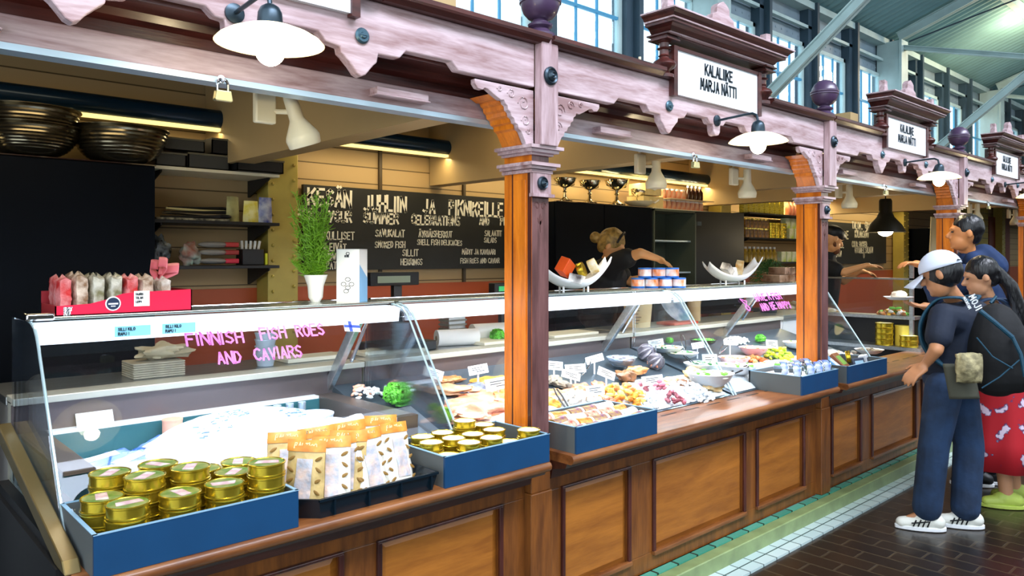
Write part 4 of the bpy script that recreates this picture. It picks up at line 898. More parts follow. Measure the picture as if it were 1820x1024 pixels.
# pyramid of blue and white tins
t = thing('tuna_tin', 'tin', 'tin', local=True)
MB().lathe([(0, 0), (.041, 0), (.042, .002), (.042, .01)], n=26).build('tin_foot', mat('tin_blue', (36, 110, 200), .35), t)
MB().lathe([(.042, .01), (.042, .052)], n=26).build('paper_band', mat('tuna_band', (240, 240, 244), .4, noise_s=18, rgb2=(236, 130, 60), stretch=(1, 1, .6)), t)
MB().lathe([(.042, .052), (.043, .058), (.041, .062), (0, .062)], n=26).build('lid', mat('tin_blue', (36, 110, 200), .35), t)
dv = V((.80, -.60, 0)); b0 = V((3.80, 2.95, ZT)); k = 0
for row, n in ((0, 4), (1, 3)):
    for i in range(n):
        p = b0+dv*(.088*(i+.5*row))+V((0, 0, .063*row)); lab = f'blue and white tin, {NTH[i]} from left in {"lower" if row == 0 else "upper"} row of pyramid'
        if k == 0: t.location = p; t['label'] = lab; t['group'] = 'tins stacked on the case'
        else: dup(t, loc=p, label=lab, group='tins stacked on the case', rot=k*1.3)
        k += 1
# boat shaped white dishes with goods
def boat(x, y, rz, lab, flip=1):
    t = thing('boat_dish', lab, 'dish', (x, y, ZT), local=True, group='curved white dishes'); t.rotation_euler = (0, 0, rz)
    def f(a, b):
        s_ = (a-.5)*2; q = (b-.5)*2; wv = .085*(1-.35*abs(s_)**2)
        return V((s_*.20, q*wv, .018+.13*abs(s_)**2.3*(1 if s_*flip > 0 else .75)+.045*abs(q)**2))
    m = MB(); m.grid(f, 20, 10); m.build('dish_shell', M['white'], t, solid=.006, ang=80)
    m = MB(); [m.tube([(a, b, 0), (a, b, .03)], .006, 6) for a, b in ((-.07, -.04), (.07, -.04), (-.07, .04), (.07, .04))]; m.build('dish_foot', M['white'], t)
    return t
bx = wx(1020, 2.86)
boat(bx, 2.86, -.55, 'curved white dish with an orange box, right of the nearest post', 1)
boat(wx(1302, 2.86), 2.86, -.55, 'curved white dish with crackers, left of the second post')
def bp_(x, y, z, sz, R, c, name, lab, cat, rnd=False):
    t = MB()
    if rnd: t.lathe([(0, -sz[2]/2), (sz[0]*.97, -sz[2]/2), (sz[0], -sz[2]/2+.003), (sz[0], sz[2]/2-.003), (sz[0]*.97, sz[2]/2), (0, sz[2]/2)], n=22)
    else: t.box(-sz[0]/2, sz[0]/2, -sz[1]/2, sz[1]/2, -sz[2]/2, sz[2]/2)
    o = t.build(name, c, bevel=0 if rnd else .003); o.location = (x, y, z); o.rotation_euler = R; tag(o, lab, cat); return o
ob = mat('orange_box_card', (228, 84, 24), .4)
bp_(bx-.07, 2.86, ZT+.135, (.085, .06, .085), (.3, .5, .3), ob, 'tea_box', 'orange box standing in the left curved dish', 'box')
bp_(bx+.04, 2.84, ZT+.12, (.042, 0, .035), (1.2, .2, .4), M['gold'], 'fish_tin', 'gold tin leaning in the left curved dish', 'tin', True)
bp_(bx+.115, 2.82, ZT+.14, (.042, 0, .045), (1.0, .7, .2), mat('yellow_label_jar', (220, 190, 100), .4, noise_s=20, rgb2=(240, 236, 220)), 'printed_jar', 'yellow labelled jar at the right of the left curved dish', 'jar', True)
bp_(bx-.02, 2.82, ZT+.07, (.10, .07, .05), (.2, .1, .5), mat('white_black_pack', (226, 226, 222), .4, noise_s=14, rgb2=(60, 50, 50)), 'food_packet', 'white and dark food packet lying in the left curved dish', 'packet')
b2 = wx(1302, 2.86)
bp_(b2-.06, 2.86, ZT+.10, (.13, .06, .05), (.2, .5, .2), mat('white_dark_pack', (220, 218, 214), .3, noise_s=12, rgb2=(60, 50, 46)), 'food_packet', 'white and dark packet at the left of the right curved dish', 'packet')
bp_(b2+.06, 2.84, ZT+.12, (.05, .05, .09), (.2, -.6, .3), mat('cream_carton', (232, 220, 180), .4, noise_s=16, rgb2=(200, 150, 70)), 'cracker_box', 'cream and gold box standing in the right curved dish', 'box')
bp_(b2+.0, 2.86, ZT+.085, (.05, .05, .06), (0, .4, 1.0), M['white'], 'cracker_box', 'small white box in the middle of the right curved dish', 'box')
pk = mat('brown_clear_pack', (96, 66, 44), .15, noise_s=9, rgb2=(170, 140, 116), coat=.5)
bp_(wx(1385, 2.88), 2.88, ZT+.03, (.24, .14, .055), (0, 0, 0), pk, 'plastic_tub', 'lower brown plastic tub on the case beside the second post', 'tub')
bp_(wx(1390, 2.90), 2.90, ZT+.087, (.20, .13, .055), (0, 0, .1), pk, 'plastic_tub', 'upper brown plastic tub stacked on the case beside the second post', 'tub')
# ================================================================ FOOD IN THE CASES
def deck(u, v, h=0):
    t = (u-910)/1350; k = -(v-458)/1350; dy = S0-C0*t
    s = (EYE-h-.775+.281*2.30)/(-k+.281*dy); s = min(s, 3.02/dy); s = max(s, 2.40/dy)
    y = s*dy; return V((s*(C0+S0*t), y, .775+.281*(y-2.30)))
def price_card(u, v, lab, w_=.085, h_=.042, tilt=0, rz=0, tall=.075):
    b = deck(u, v, tall+.01); t = thing('price_card', lab, 'price card', b, group='white price cards in the cases', local=True); t.rotation_euler = (0, 0, rz)
    T = TR((0, 0, tall+.01), 0, -.25, tilt)
    c = MB(); c.box(-w_/2, w_/2, -.0012, .0012, -h_/2, h_/2, T); cd = c.build('card', M['paper'], t, sm=False)
    L = MB()
    for i, (a, e) in enumerate(((-.32, .30), (-.32, .12), (-.1, .34))): L.box(a*w_, e*w_, -.002, -.0012, (.18-.2*i)*h_, (.24-.2*i)*h_, T)
    L.build('writing', M['ink'], cd, sm=False)
    MB().box(-.005, .005, -.001, .001, -.02, tall, TR((0, .002, .0))).build('stem', M['white'], t, sm=False)
for i, a in enumerate([(770, 664, 'price card tilted clockwise over the smoked fish at the left of the second case', .1, .045, .35), (850, 657, 'level price card over the golden smoked fish, left of the nearest post', .1, .045, -.12), (886, 682, 'large price card over the salmon, touching the nearest post', .13, .055, -.1),
        (985, 650, 'price card just right of the nearest post, over the oysters', .10, .045, .12), (1023, 655, 'large bright price card right of the oysters', .12, .045, 0), (1057, 638, 'price card tilted up behind the brown fish pieces', .11, .04, -.2), (1015, 667, 'low price card tilted over the brown fish', .11, .04, .3),
        (1078, 664, 'price card tilted down to the right by the wrapped fillets', .11, .045, .4), (1166, 609, 'price card behind the silver foil packs', .11, .038, -.1), (1240, 614, 'price card left of the glass joint, over the green salad', .09, .04, -.1),
        (1298, 609, 'price card right of the glass joint', .11, .035, .1), (1058, 694, 'square price card among the yellow mussels', .10, .05, -.05), (1262, 640, 'large white card standing over the salad bowls', .11, .07, .05), (1372, 612, 'white price card under the green leaf in the third case', .10, .06, .1),
        (1160, 676, 'wide white card over the breaded fillets', .13, .05, -.05)]):
    price_card(a[0], a[1], a[2], a[3], a[4], a[5], rz=-.35)
def item(name, lab, cat, p, kind=None, group=None, loc=None):
    o = thing(name, lab, cat, p, group=group, local=True)
    if kind: o['kind'] = kind
    return o
def fish(u, v, L_, W_, H_, rz, m, name, lab, cat='fish', group=None, lift=0, tilt=.27, jit=.5, seed=0):
    p = deck(u, v, H_/2+lift)+V((0, 0, lift))
    b = MB(); b.ell((0, 0, H_*.5), (L_/2, W_/2, H_/2), n=26, m=12, jit=jit, seed=seed)
    R = Matrix.Rotation(rz, 4, 'Z')
    o = b.build(name, m, ang=70); o.location = p; o.rotation_euler = Euler((tilt, 0, rz)); tag(o, lab, cat, group); return o
sal = M['orangef']; brf = M['brownf']
yel = mat('yellow_mussel', (240, 200, 60), .4, noise_s=30, rgb2=(214, 120, 30)); bread = mat('bread_crust', (224, 168, 96), .6, noise_s=18, rgb2=(240, 214, 160), bump=.5)
grey = mat('silver_foil_food', (150, 146, 156), .3, noise_s=16, rgb2=(90, 86, 96), bump=.8, coat=.3); oyst = mat('oyster_shell', (170, 160, 136), .6, noise_s=14, rgb2=(110, 100, 86), bump=1)
pinkf = mat('pink_gravlax', (220, 116, 72), .35, noise_s=16, rgb2=(236, 166, 132), bump=.5); red_f = mat('orange_cured_fish', (206, 104, 66), .4, noise_s=18, rgb2=(226, 150, 110), bump=.6); purp = mat('purple_octopus', (120, 50, 70), .4, noise_s=30, rgb2=(190, 110, 120), bump=.8)
whitef = mat('white_fish_salad', (238, 232, 214), .5, noise_s=30, rgb2=(250, 250, 246), bump=.8)
for i, a in enumerate([
   (845, 722, .42, .20, .05, .1, pinkf, 'smoked_salmon', 'large pink and orange smoked salmon side in front of the nearest post'), (820, 740, .36, .09, .03, -.1, sal, 'smoked_salmon', 'golden edged salmon side lowest in front by the glass', ),
   (800, 692, .24, .09, .04, -.5, mat('tan_fish', (176, 130, 90), .4, noise_s=14, amt=.3, bump=.5), 'smoked_fillet', 'tan smoked fillet below the leftmost price card'), (778, 678, .26, .07, .035, .1, brf, 'smoked_fish', 'brown smoked fish right under the leftmost price card'), (765, 684, .24, .06, .03, .3, mat('grey_fish', (120, 104, 90), .4, noise_s=14, amt=.3), 'smoked_fish', 'grey smoked fish at the far left of the case tray'),
   (795, 676, .20, .05, .03, .1, sal, 'smoked_fillet', 'orange smoked fillet on top of the brown fish'), (868, 676, .26, .07, .03, 0, mat('golden_fish', (226, 160, 60), .35, noise_s=12, amt=.3), 'smoked_fish', 'golden smoked fish under the level price card'), (845, 690, .22, .10, .03, .3, mat('blueblack_fish', (60, 66, 84), .3, noise_s=20, rgb2=(130, 140, 160)), 'smoked_mackerel', 'blue black mackerel behind the salmon'),
   (890, 706, .22, .12, .04, .4, sal, 'salmon_piece', 'orange salmon piece touching the left edge of the nearest post'), (850, 700, .20, .08, .03, -.3, red_f, 'smoked_fillet', 'reddish fillet between the mackerel and the big salmon side'),
   (985, 700, .14, .10, .03, 0, sal, 'smoked_fillet', 'orange fillet just right of the nearest post'), (978, 716, .10, .08, .04, .2, yel, 'lemon_half', 'yellow lemon piece right of the nearest post'), (1030, 690, .16, .07, .04, .3, red_f, 'cured_fillet', 'brick red cured fillet right of the oysters'), (1015, 698, .13, .06, .04, -.3, red_f, 'cured_fillet', 'front brick red cured fillet'),
   (1062, 686, .10, .07, .05, .6, pinkf, 'cured_fillet', 'dusty pink fillet under the tilted price card'), (1110, 668, .12, .10, .06, .2, brf, 'smoked_whitefish', 'brown smoked whitefish head pieces'), (1130, 658, .14, .07, .05, -.3, sal, 'smoked_fillet', 'rolled orange fillet beside the brown whitefish'),
   (1162, 646, .09, .08, .05, 0, pinkf, 'cured_fillet', 'pale pink fillet under the foil packs'), (1232, 664, .12, .12, .07, .3, bread, 'bread_roll', 'torn bread roll near the glass joint'), (1262, 700, .17, .12, .06, .2, bread, 'bread_loaf', 'pale loaf at the foot of the glass joint'),
   (1190, 678, .17, .07, .04, .2, bread, 'breaded_fillet', 'breaded fillet under the wide white card'), (1212, 682, .13, .06, .04, -.2, brf, 'breaded_fillet', 'browned fillet right of the breaded one'), (1150, 680, .18, .09, .03, 0, whitef, 'cod_fillet', 'white cod fillet under the wide white card'), (1120, 688, .20, .08, .03, .3, whitef, 'cod_fillet', 'white cod fillet left of the wide white card')]):
    fish(*a, seed=i*1.7)
for i, (u, v, lab) in enumerate([(985, 676, 'upper oyster right of the nearest post'), (1000, 684, 'lower oyster right of the nearest post')]): fish(u, v, .11, .085, .045, .3+i, oyst, 'oyster', lab, 'oyster', seed=9+i)
def foil_pack(u, v, lab, s=1):
    p = deck(u, v, .05); b = MB()
    def f(a, c): 
        q = a*2*math.pi; z = (c-.5)*2; r = .055*math.sqrt(max(0, 1-z*z))*(1+.25*math.sin(q*9)*(c > .2))
        return V((r*math.cos(q), r*math.sin(q)*.8, .05+.05*z))
    b.grid(f, 54, 10); o = b.build('foil_pack', grey, ang=70); o.location = p; o.scale = (s, s, s); o.rotation_euler = (.9, 0, .2); tag(o, lab, 'packet')
foil_pack(1138, 622, 'ribbed silver cup at the back, left of the foil pair', 1.1); foil_pack(1155, 636, 'lower ribbed silver cup in front', 1.0); 
def m_ice(n): return n in ('octopus_heap', 'mussel_heap', 'shrimp_heap')
def heap(u, v, rx, ry, n, r, mats_, name, lab, h=.03, seed=1, kind='stuff', sq=(1, .6, .5)):
    p = deck(u, v, h*.5)+(V((0, 0, .018)) if m_ice(name) else V((0, 0, 0))); R = random.Random(seed); b = MB()
    for i in range(n):
        a = R.uniform(0, 6.28); q = math.sqrt(R.uniform(0, 1)); x = math.cos(a)*q*rx; y = math.sin(a)*q*ry; z = h*(1-q*q)*R.uniform(.5, 1)+.006+y*.281
        b.use(mats_[i % len(mats_)]); rr = r*R.uniform(.7, 1.2)
        b.ell((x, y, z), (rr*sq[0], rr*sq[1], rr*sq[2]), Euler((R.uniform(-.6, .6), R.uniform(-.6, .6), R.uniform(0, 6.28))).to_matrix(), n=8, m=5, jit=.4, seed=i)
    o = b.build(name, None, ang=60); o.location = p; tag(o, lab, 'food', kind=kind); return o
heap(1105, 704, .16, .10, 90, .024, [yel, sal, yel, mat('pale_yellow_food', (246, 226, 120), .4)], 'mussel_heap', 'heap of yellow mussels in the middle of the second case', .065, 2)
heap(1030, 714, .15, .08, 50, .02, [whitef, whitef, mat('cream_shrimp', (240, 214, 190), .4)], 'shrimp_heap', 'pale heap of shelled shrimps by the long blue box', .04, 3)
heap(1178, 712, .05, .15, 50, .018, [purp, purp, mat('pink_squid', (226, 130, 150), .35)], 'octopus_heap', 'strip of purple octopus pieces on the ice', .06, 4)
heap(1140, 718, .13, .10, 90, .016, [M['ice']], 'crushed_ice_heap', 'crushed ice left of the octopus strip', .05, 5); heap(1225, 716, .16, .12, 110, .016, [M['ice']], 'crushed_ice_heap', 'crushed ice right of the octopus strip', .05, 6)
heap(1090, 722, .10, .08, 30, .018, [mat('pink_shrimp', (240, 170, 140), .35), pinkf], 'shrimp_heap', 'pink shrimps left of the ice', .03, 7)
heap(1310, 605, .12, .06, 50, .02, [M['white'], mat('white_onion', (230, 232, 220), .4)], 'squid_ring_heap', 'white pieces at the back of the third case', .03, 8)
heap(1500, 640, .25, .12, 80, .02, [pinkf, whitef, mat('pink_shrimp', (240, 170, 140), .35)], 'prawn_heap', 'pale prawns and pieces right of the second post', .04, 9)
heap(1385, 628, .14, .10, 60, .024, [mat('yellow_pepper', (236, 232, 60), .35), mat('yellow_green', (190, 226, 50), .4)], 'pepper_heap', 'bright yellow green garnish left of the second post', .06, 10)
heap(1345, 640, .10, .07, 40, .02, [sal, mat('orange_roe', (226, 100, 30), .3)], 'roe_heap', 'orange roe below the pink dishes', .03, 11)
heap(1330, 655, .12, .04, 30, .014, [mat('red_chili', (214, 50, 40), .3), mat('chive_green', (110, 190, 60), .4)], 'chili_heap', 'red and green garnish by the blue box', .02, 12)
def ice_sheet(x0, x1, y0, y1, lab, seed):
    def f(a, c):
        x = x0+a*(x1-x0); y = y0+c*(y1-y0); e = min(1, min(a, 1-a, c, 1-c)*8+.02)
        return V((x, y, .777+.281*(y-2.30)+e*(.018+.014*noise.noise(V((x*14, y*14, seed))))))
    o = MB().grid(f, 60, 24).build('crushed_ice', M['ice'], ang=180); tag(o, lab, 'ice', kind='stuff')
ice_sheet(2.02, 3.78, 2.315, 2.60, 'layer of crushed ice along the front of the second case', 1)
ice_sheet(3.88, 5.70, 2.315, 2.58, 'layer of crushed ice along the front of the third case', 2)
def lettuce(p, s, lab, n=26, seed=1, m=M['green']):
    b = MB(); R = random.Random(seed)
    for i in range(n):
        a = R.uniform(0, 6.28); e = R.uniform(-.1, 1.2); d = V((math.cos(a)*math.cos(e), math.sin(a)*math.cos(e), math.sin(e)))*s*.6; q = R.uniform(0, 6.28)
        t1 = d.cross(V((0, 0, 1))).normalized() if abs(d.z) < s*.59 else V((1, 0, 0)); t2 = d.cross(t1).normalized()
        b.grid(lambda x, y: d+t1*(x-.5)*s*.9+t2*(y-.5)*s*.8+d.normalized()*(.14*s*math.sin(x*17+q)*abs(x-.5)*2+.12*s*math.cos(y*15+q)-.5*s*((x-.5)**2+(y-.5)**2)), 8, 7)
    o = b.build('lettuce_head', m, ang=180); o.location = p; tag(o, lab, 'lettuce')
lettuce(deck(706, 704, .05)+V((0, 0, .05)), .085, 'green lettuce at the left end of the second case'); lettuce(deck(785, 742, .03)+V((0, 0, .03)), .06, 'small lime green lettuce against the glass joint', seed=3, m=mat('lime_lettuce', (168, 226, 30), .5, noise_s=25, amt=.3))
lettuce(deck(768, 725, .03)+V((0, 0, .02)), .04, 'pale green lettuce left of the lime green one', seed=5); lettuce(V((2.9, 3.26, 1.10)), .06, 'bunch of green herbs on the worktop behind the second case', seed=6)
lettuce(deck(1352, 600, .04)+V((0, 0, .03)), .05, 'bright green leaf in the third case', 12, seed=8); lettuce(deck(1190, 606, .02)+V((0, 0, .02)), .035, 'green sprigs on the left salad plate', 12, seed=9)
heap(655, 705, .07, .05, 24, .016, [M['ice'], M['white']], 'shrimp_heap', 'white shrimps in the left corner of the second case', .03, 14); heap(640, 640+62, .05, .04, 12, .016, [mat('pink_shrimp', (240, 170, 140), .35)], 'shrimp_heap', 'few pink shrimps beside the lettuce', .02, 15)
# bowls and plates
def bowl(u, v, r, h, fill, lab, m=M['white'], lift=0, toppings=None, name='salad_bowl'):
    p = deck(u, v, h)+V((0, 0, lift+.281*r*.6)); t = thing(name, lab, 'bowl', p, local=True)
    MB().lathe([(0, 0), (r*.55, 0), (r*.85, h*.45), (r, h), (r*1.05, h+.003), (r*.96, h), (r*.8, h*.5), (r*.5, .008), (0, .008)], n=34).build('bowl_shell', m, t)
    b = MB(); b.use(fill).ell((0, 0, h*.8), (r*.93, r*.93, h*.35), n=24, m=8, jit=.15); R = random.Random(int(u))
    for i in range(26):
        a = R.uniform(0, 6.28); q = R.uniform(0, .8)*r; b.use(toppings[i % len(toppings)] if toppings else fill).ell((math.cos(a)*q, math.sin(a)*q, h*1.08), (r*.13, r*.08, r*.06), Euler((R.uniform(-1, 1), 0, R.uniform(0, 6))).to_matrix(), n=7, m=5, jit=.3)
    b.build('filling', None, t)
gr_ = mat('chive_green', (110, 190, 60), .4); leafg = mat('dark_leaf_green', (60, 140, 50), .5)
bowl(1185, 622, .10, .03, whitef, 'shallow plate of pale rolls with green leaves, behind the cod', toppings=[whitef, leafg, sal], name='salad_plate'); bowl(1212, 632, .10, .03, mat('cream_roll', (236, 220, 170), .5), 'plate of cream rolls right of the pale rolls', toppings=[whitef, leafg], name='salad_plate')
bowl(1250, 652, .11, .055, whitef, 'white bowl of salad left of the joint, chives on top', toppings=[leafg, whitef]); bowl(1262, 690, .13, .07, whitef, 'large grey white bowl of white salad at the glass joint', mat('grey_bowl', (190, 194, 198), .3), toppings=[whitef, gr_])
bowl(1310, 655, .12, .05, whitef, 'white bowl of potato salad right of the glass joint', toppings=[whitef, gr_]); bowl(1305, 640, .095, .05, pinkf, 'pink glass dish of rolled fish, right of the joint', mat('pink_dish', (230, 190, 196), .25), toppings=[pinkf]); bowl(1340, 622, .095, .05, pinkf, 'second pink dish of rolled fish, farther back', mat('pink_dish', (230, 190, 196), .25), toppings=[pinkf, whitef])
bowl(1250, 608, .09, .035, leafg, 'dark dish of green olives at the back', M['black'], toppings=[leafg, gr_]); bowl(1415, 612, .09, .04, pinkf, 'dish of pinkish herring at the second post', toppings=[pinkf, whitef, leafg]); bowl(1545, 640, .10, .03, oyst, 'shell filled dish right of the second post', toppings=[oyst])
bowl(1105, 640, .085, .05, mat('clear_tub_food', (190, 196, 210), .3), 'clear plastic tub behind the brown whitefish', M['plastic'], toppings=[grey], name='plastic_bowl')
# tongs
def tongs(u, v, rz, lab, m=M['chrome']):
    p = deck(u, v, .06)+V((0, 0, .05)); t = thing('serving_tongs', lab, 'tongs', p, local=True, group='serving tongs'); t.rotation_euler = (.3, -.35, rz)
    for s_ in (-1, 1): MB().tube([(-.11, 0, 0), (-.05, s_*.012, 0), (.05, s_*.016, 0), (.11, s_*.008, 0)], .0045, 6).build('arm', m, t)
for a in [(1038, 652, .4, 'steel tongs behind the bright price card'), (1215, 606, .7, 'steel tongs beside the price card at the back'), (1288, 613, .2, 'steel tongs right of the glass joint'), (1000, 708, 1.1, 'dark tongs in front of the cured fillets', M['black']), (1235, 645, 1.2, 'steel tongs in the salad bowl'), (1302, 660, -.5, 'dark spoon tongs in the potato salad', M['black'])]: tongs(*a)

# ---- the ice well in the first case
t = thing('ice_tray', 'mound of crushed ice with frosted cover in the well of the first case', 'ice mound', (1.13, 2.7, .80))
m = MB()
def f(a, b):
    x = (a-.5)*2; y = (b-.5)*2; q = min(1, math.sqrt(x*x+y*y)); 
    k = (1 if q == 0 else 1)
    ex = x*math.sqrt(1-y*y/2); ey = y*math.sqrt(1-x*x/2); rr = min(1, math.hypot(ex, ey))
    return V((1.17+ex*.36, 2.70+ey*.235, .845+.15*math.sqrt(max(0, 1-rr*rr))+.004*noise.noise(V((ex*9, ey*9, 0)))))
m.grid(f, 40, 30); m.build('ice_mound', mat('frosted_ice_cover', (206, 226, 246), .35, noise_s=30, amt=.05, bump=.5, bscale=60), t, ang=180)
MB().box(.62, 1.60, 2.42, 2.96, .801, .845).build('ice_bed', M['ice'], t, sm=False)
s = MB(); R = random.Random(2)
for cx_, cy_, n in ((1.10, 2.66, 26), (1.02, 2.60, 14), (1.33, 2.62, 22)):
    for i in range(n):
        x = cx_+R.uniform(-.05, .05); y = cy_+R.uniform(-.04, .04); q = ((x-1.17)/.36)**2+((y-2.7)/.235)**2; z = .845+.15*math.sqrt(max(0, 1-q))+.004
        s.tube([(x, y, z), (x+R.uniform(-.02, .02), y+R.uniform(-.012, .012), z+.001)], .0016, 4)
s.build('blue_grey_print', mat('blue_grey_scribble', (90, 130, 160), .5), t, sm=False)
bl = mat('blue_film_pack', (40, 96, 214), .25, noise_s=14, rgb2=(150, 180, 240), bump=.8, bscale=20)
for i, (x, y, z, rz, lab) in enumerate([(.72, 2.60, .86, .35, 'blue film packet lowest at the left of the well'), (.78, 2.70, .875, .5, 'blue film packet crossing over the lowest one'), (.72, 2.80, .87, .15, 'blue film packet at the left back of the well'), (.90, 2.82, .885, .7, 'bright blue packet against the ice mound'), (.86, 2.52, .87, .2, 'pale blue packet in front of the ice mound')]):
    o = thing('film_packet', lab, 'packet', (x, y, z), local=True, group='blue packets in the ice well'); o.rotation_euler = (.12, -.1, rz)
    m = MB(); m.grid(lambda a, b, i=i: V(((a-.5)*.19, (b-.5)*.10, .012*math.sin(a*math.pi)*math.sin(b*math.pi)+.004*noise.noise(V((a*8, b*8, i))))), 16, 10); m.build('pouch', bl, o, ang=180, solid=.004)
    MB().box(-.06, .05, -.018, .018, .014, .0155).build('white_label', M['paper'], o, sm=False)
def cyl(x, y, z0, r, h, m, name, lab, cat, r2=None, parts=None, group=None):
    t = thing(name, lab, cat, (x, y, z0), group=group); MB().lathe([(0, 0), (r2 or r, 0), (r, h), (r*1.04, h), (r*1.04, h+.006), (0, h+.006)], (x, y, z0), 26).build('pot_body', m, t)
    return t
cyl(.99, 2.93, .845, .035, .10, mat('salmon_pot', (236, 176, 150), .4), 'caviar_pot', 'peach coloured pot behind the ice mound', 'pot')
cyl(1.50, 2.80, .845, .075, .07, mat('clear_white_pot', (214, 224, 240), .2), 'caviar_tub', 'white lidded tub at the right end of the well', 'tub')
for i in range(4): cyl(1.36+i*.055, 2.955, .845, .016, .09, mat('silver_tube', (190, 206, 220), .2, .6), 'roe_jar', f'slim silver jar, {NTH[i]} from the left against the well back', 'jar', group='slim jars at the back of the well')
def bag_lump(x, y, z, s, m, name, lab, cat, seed=0, sq=(1, .7, .5)):
    b = MB(); b.ell((0, 0, s*sq[2]), (s*sq[0], s*sq[1], s*sq[2]), n=26, m=16, jit=.6, seed=seed); o = b.build(name, m, ang=70); o.location = (x, y, z); tag(o, lab, cat); return o
bag_lump(1.50, 2.52, .845, .10, mat('white_film_bag', (246, 246, 250), .3, bump=.8, bscale=16), 'film_bag', 'white plastic bag in the well behind the snack bags', 'bag', 3)
bag_lump(1.38, 2.47, .845, .07, mat('white_film_bag', (246, 246, 250), .3), 'film_bag', 'smaller white bag left of the lettuce', 'bag', 5)
o = tag(MB().box(-.06, .06, -.003, .003, 0, .05).build('notice_card', M['paper'], sm=False), 'white notice card on the inner sill at the left', 'card'); o.location = (.75, 3.0, .952); o.rotation_euler = (-.5, 0, 0)

# ---- things on the worktop behind the cases
ZW = 1.066
for i in range(7):
    z = ZW+i*.009; tag(MB().box(-.10, .10, -.08, .08, 0, .008).build('folded_cloth', mat('grey_cream_cloth', (176, 170, 150), .8, noise_s=12, amt=.15), bevel=.003), f'folded grey cream cloth, {NTH[i] if i < 6 else "seventh"} up in the pile behind pink lettering', 'cloth', 'pile of folded cloths').location = (1.04, 3.30, z)
bag_lump(1.08, 3.30, ZW+.064, .09, mat('beige_cloth', (190, 180, 150), .8), 'crumpled_cloth', 'crumpled beige cloth on the folded pile', 'cloth', 4, (1.1, .8, .35))
for i in range(4): 
    t = MB().lathe([(0, 0), (.035, 0), (.045, .055), (.047, .055), (.047, .06), (0, .06)], n=22).build('plastic_cup', mat('frosted_cup', (170, 186, 200), .3)); t.location = (1.50, 3.25, ZW+i*.03); tag(t, f'frosted plastic cup, {NTH[i]} up in the stack under the paper flag', 'cup', 'stack of plastic cups')
t = cyl(4.25, 3.3, ZW, .10, .17, mat('cream_bucket', (236, 210, 160), .5), 'ice_cream_tub', 'cream coloured round tub behind the second case', 'tub', .085)
L = MB(); 
for i in range(5): L.box(-.03, -.005+.01*(i % 3), -.001, 0, .03+i*.022, .034+i*.022, TR((4.22-.055, 3.3-.075, ZW), -.7))
L.build('tub_print', M['ink'], t, sm=False)
def roll(x, y, z, r, l, rz, lab, m=M['paper']):
    t = thing('paper_roll', lab, 'roll', (x, y, z), local=True, group='paper rolls on the worktop'); t.rotation_euler = (0, math.radians(90), rz)
    MB().lathe([(r*.3, -l/2), (r, -l/2), (r, l/2), (r*.3, l/2), (r*.3, -l/2)], n=28).build('paper', m, t); MB().lathe([(r*.22, -l/2-.002), (r*.3, -l/2-.002), (r*.3, l/2+.002), (r*.22, l/2+.002), (r*.22, -l/2-.002)], n=20).build('core', mat('card_core', (150, 130, 100), .8), t)
roll(2.62, 3.28, ZW+.045, .045, .24, -.3, 'white paper roll nearest the green herbs'); roll(2.92, 3.36, ZW+.05, .05, .22, -.2, 'white paper roll behind, left of the nearest post')
for x, y, sx, sy, lab in ((2.15, 3.24, .34, .16, 'white cutting board behind the left end of the second case'), (2.95, 3.24, .5, .2, 'long white cutting board left of the nearest post'), (3.45, 3.24, .4, .2, 'white cutting board right of the nearest post'), (1.75, 3.3, .3, .14, 'cream cutting board behind the brace')):
    o = MB().box(-sx/2, sx/2, -sy/2, sy/2, 0, .02).build('cutting_board', mat('cream_board', (232, 228, 206), .5), bevel=.004); o.location = (x, y, ZW); tag(o, lab, 'cutting board')
t = thing('kitchen_knife', 'black handled knife on the long white cutting board', 'knife', (2.95, 3.19, ZW+.021)); MB().box(2.90, 2.99, 3.18, 3.20, ZW+.021, ZW+.035).build('handle', M['black'], t, bevel=.003); MB().prism([(2.99, 3.18), (3.14, 3.185), (2.99, 3.205)], ZW+.026, ZW+.029, 'xy').build('blade', M['chrome'], t, sm=False)
t = thing('napkin_tin', 'ribbed grey canister on the worktop left of the nearest post', 'canister', (2.72, 3.45, ZW)); MB().box(2.66, 2.78, 3.40, 3.49, ZW, ZW+.15).build('body', M['steel'], t, bevel=.005)
m = MB(); [m.box(2.655, 2.785, 3.395, 3.495, ZW+.02+i*.025, ZW+.03+i*.025) for i in range(5)]; m.build('ribs', mat('ribs_grey', (120, 120, 110), .5), t, sm=False)
t = thing('blue_platter', 'oval blue and white platter behind the second case', 'platter', (4.72, 3.35, ZW)); m = MB(); m.lathe([(0, .01), (.10, .01), (.14, .03), (.142, .034), (.10, .018), (0, .018)], (0, 0, 0), 30, Matrix.Rotation(.9, 4, 'X')); m.v = [tuple(V(p)+V((4.72, 3.35, ZW+.10))) for p in m.v]; m.build('dish', mat('blue_dish', (110, 150, 190), .3, noise_s=10, rgb2=(230, 236, 240)), t)
cyl(4.98, 3.33, ZW+.0, .05, .16, mat('tan_pot', (196, 168, 120), .5), 'clay_pot', 'tan pot beside the pink crayfish drawing', 'pot')
o = MB().box(-.15, .15, -.08, .08, 0, .02).build('red_tray', mat('red_orange_tray', (206, 70, 40), .4), bevel=.004); o.location = (4.65, 3.25, ZW); tag(o, 'red tray on the worktop behind the second case', 'tray')
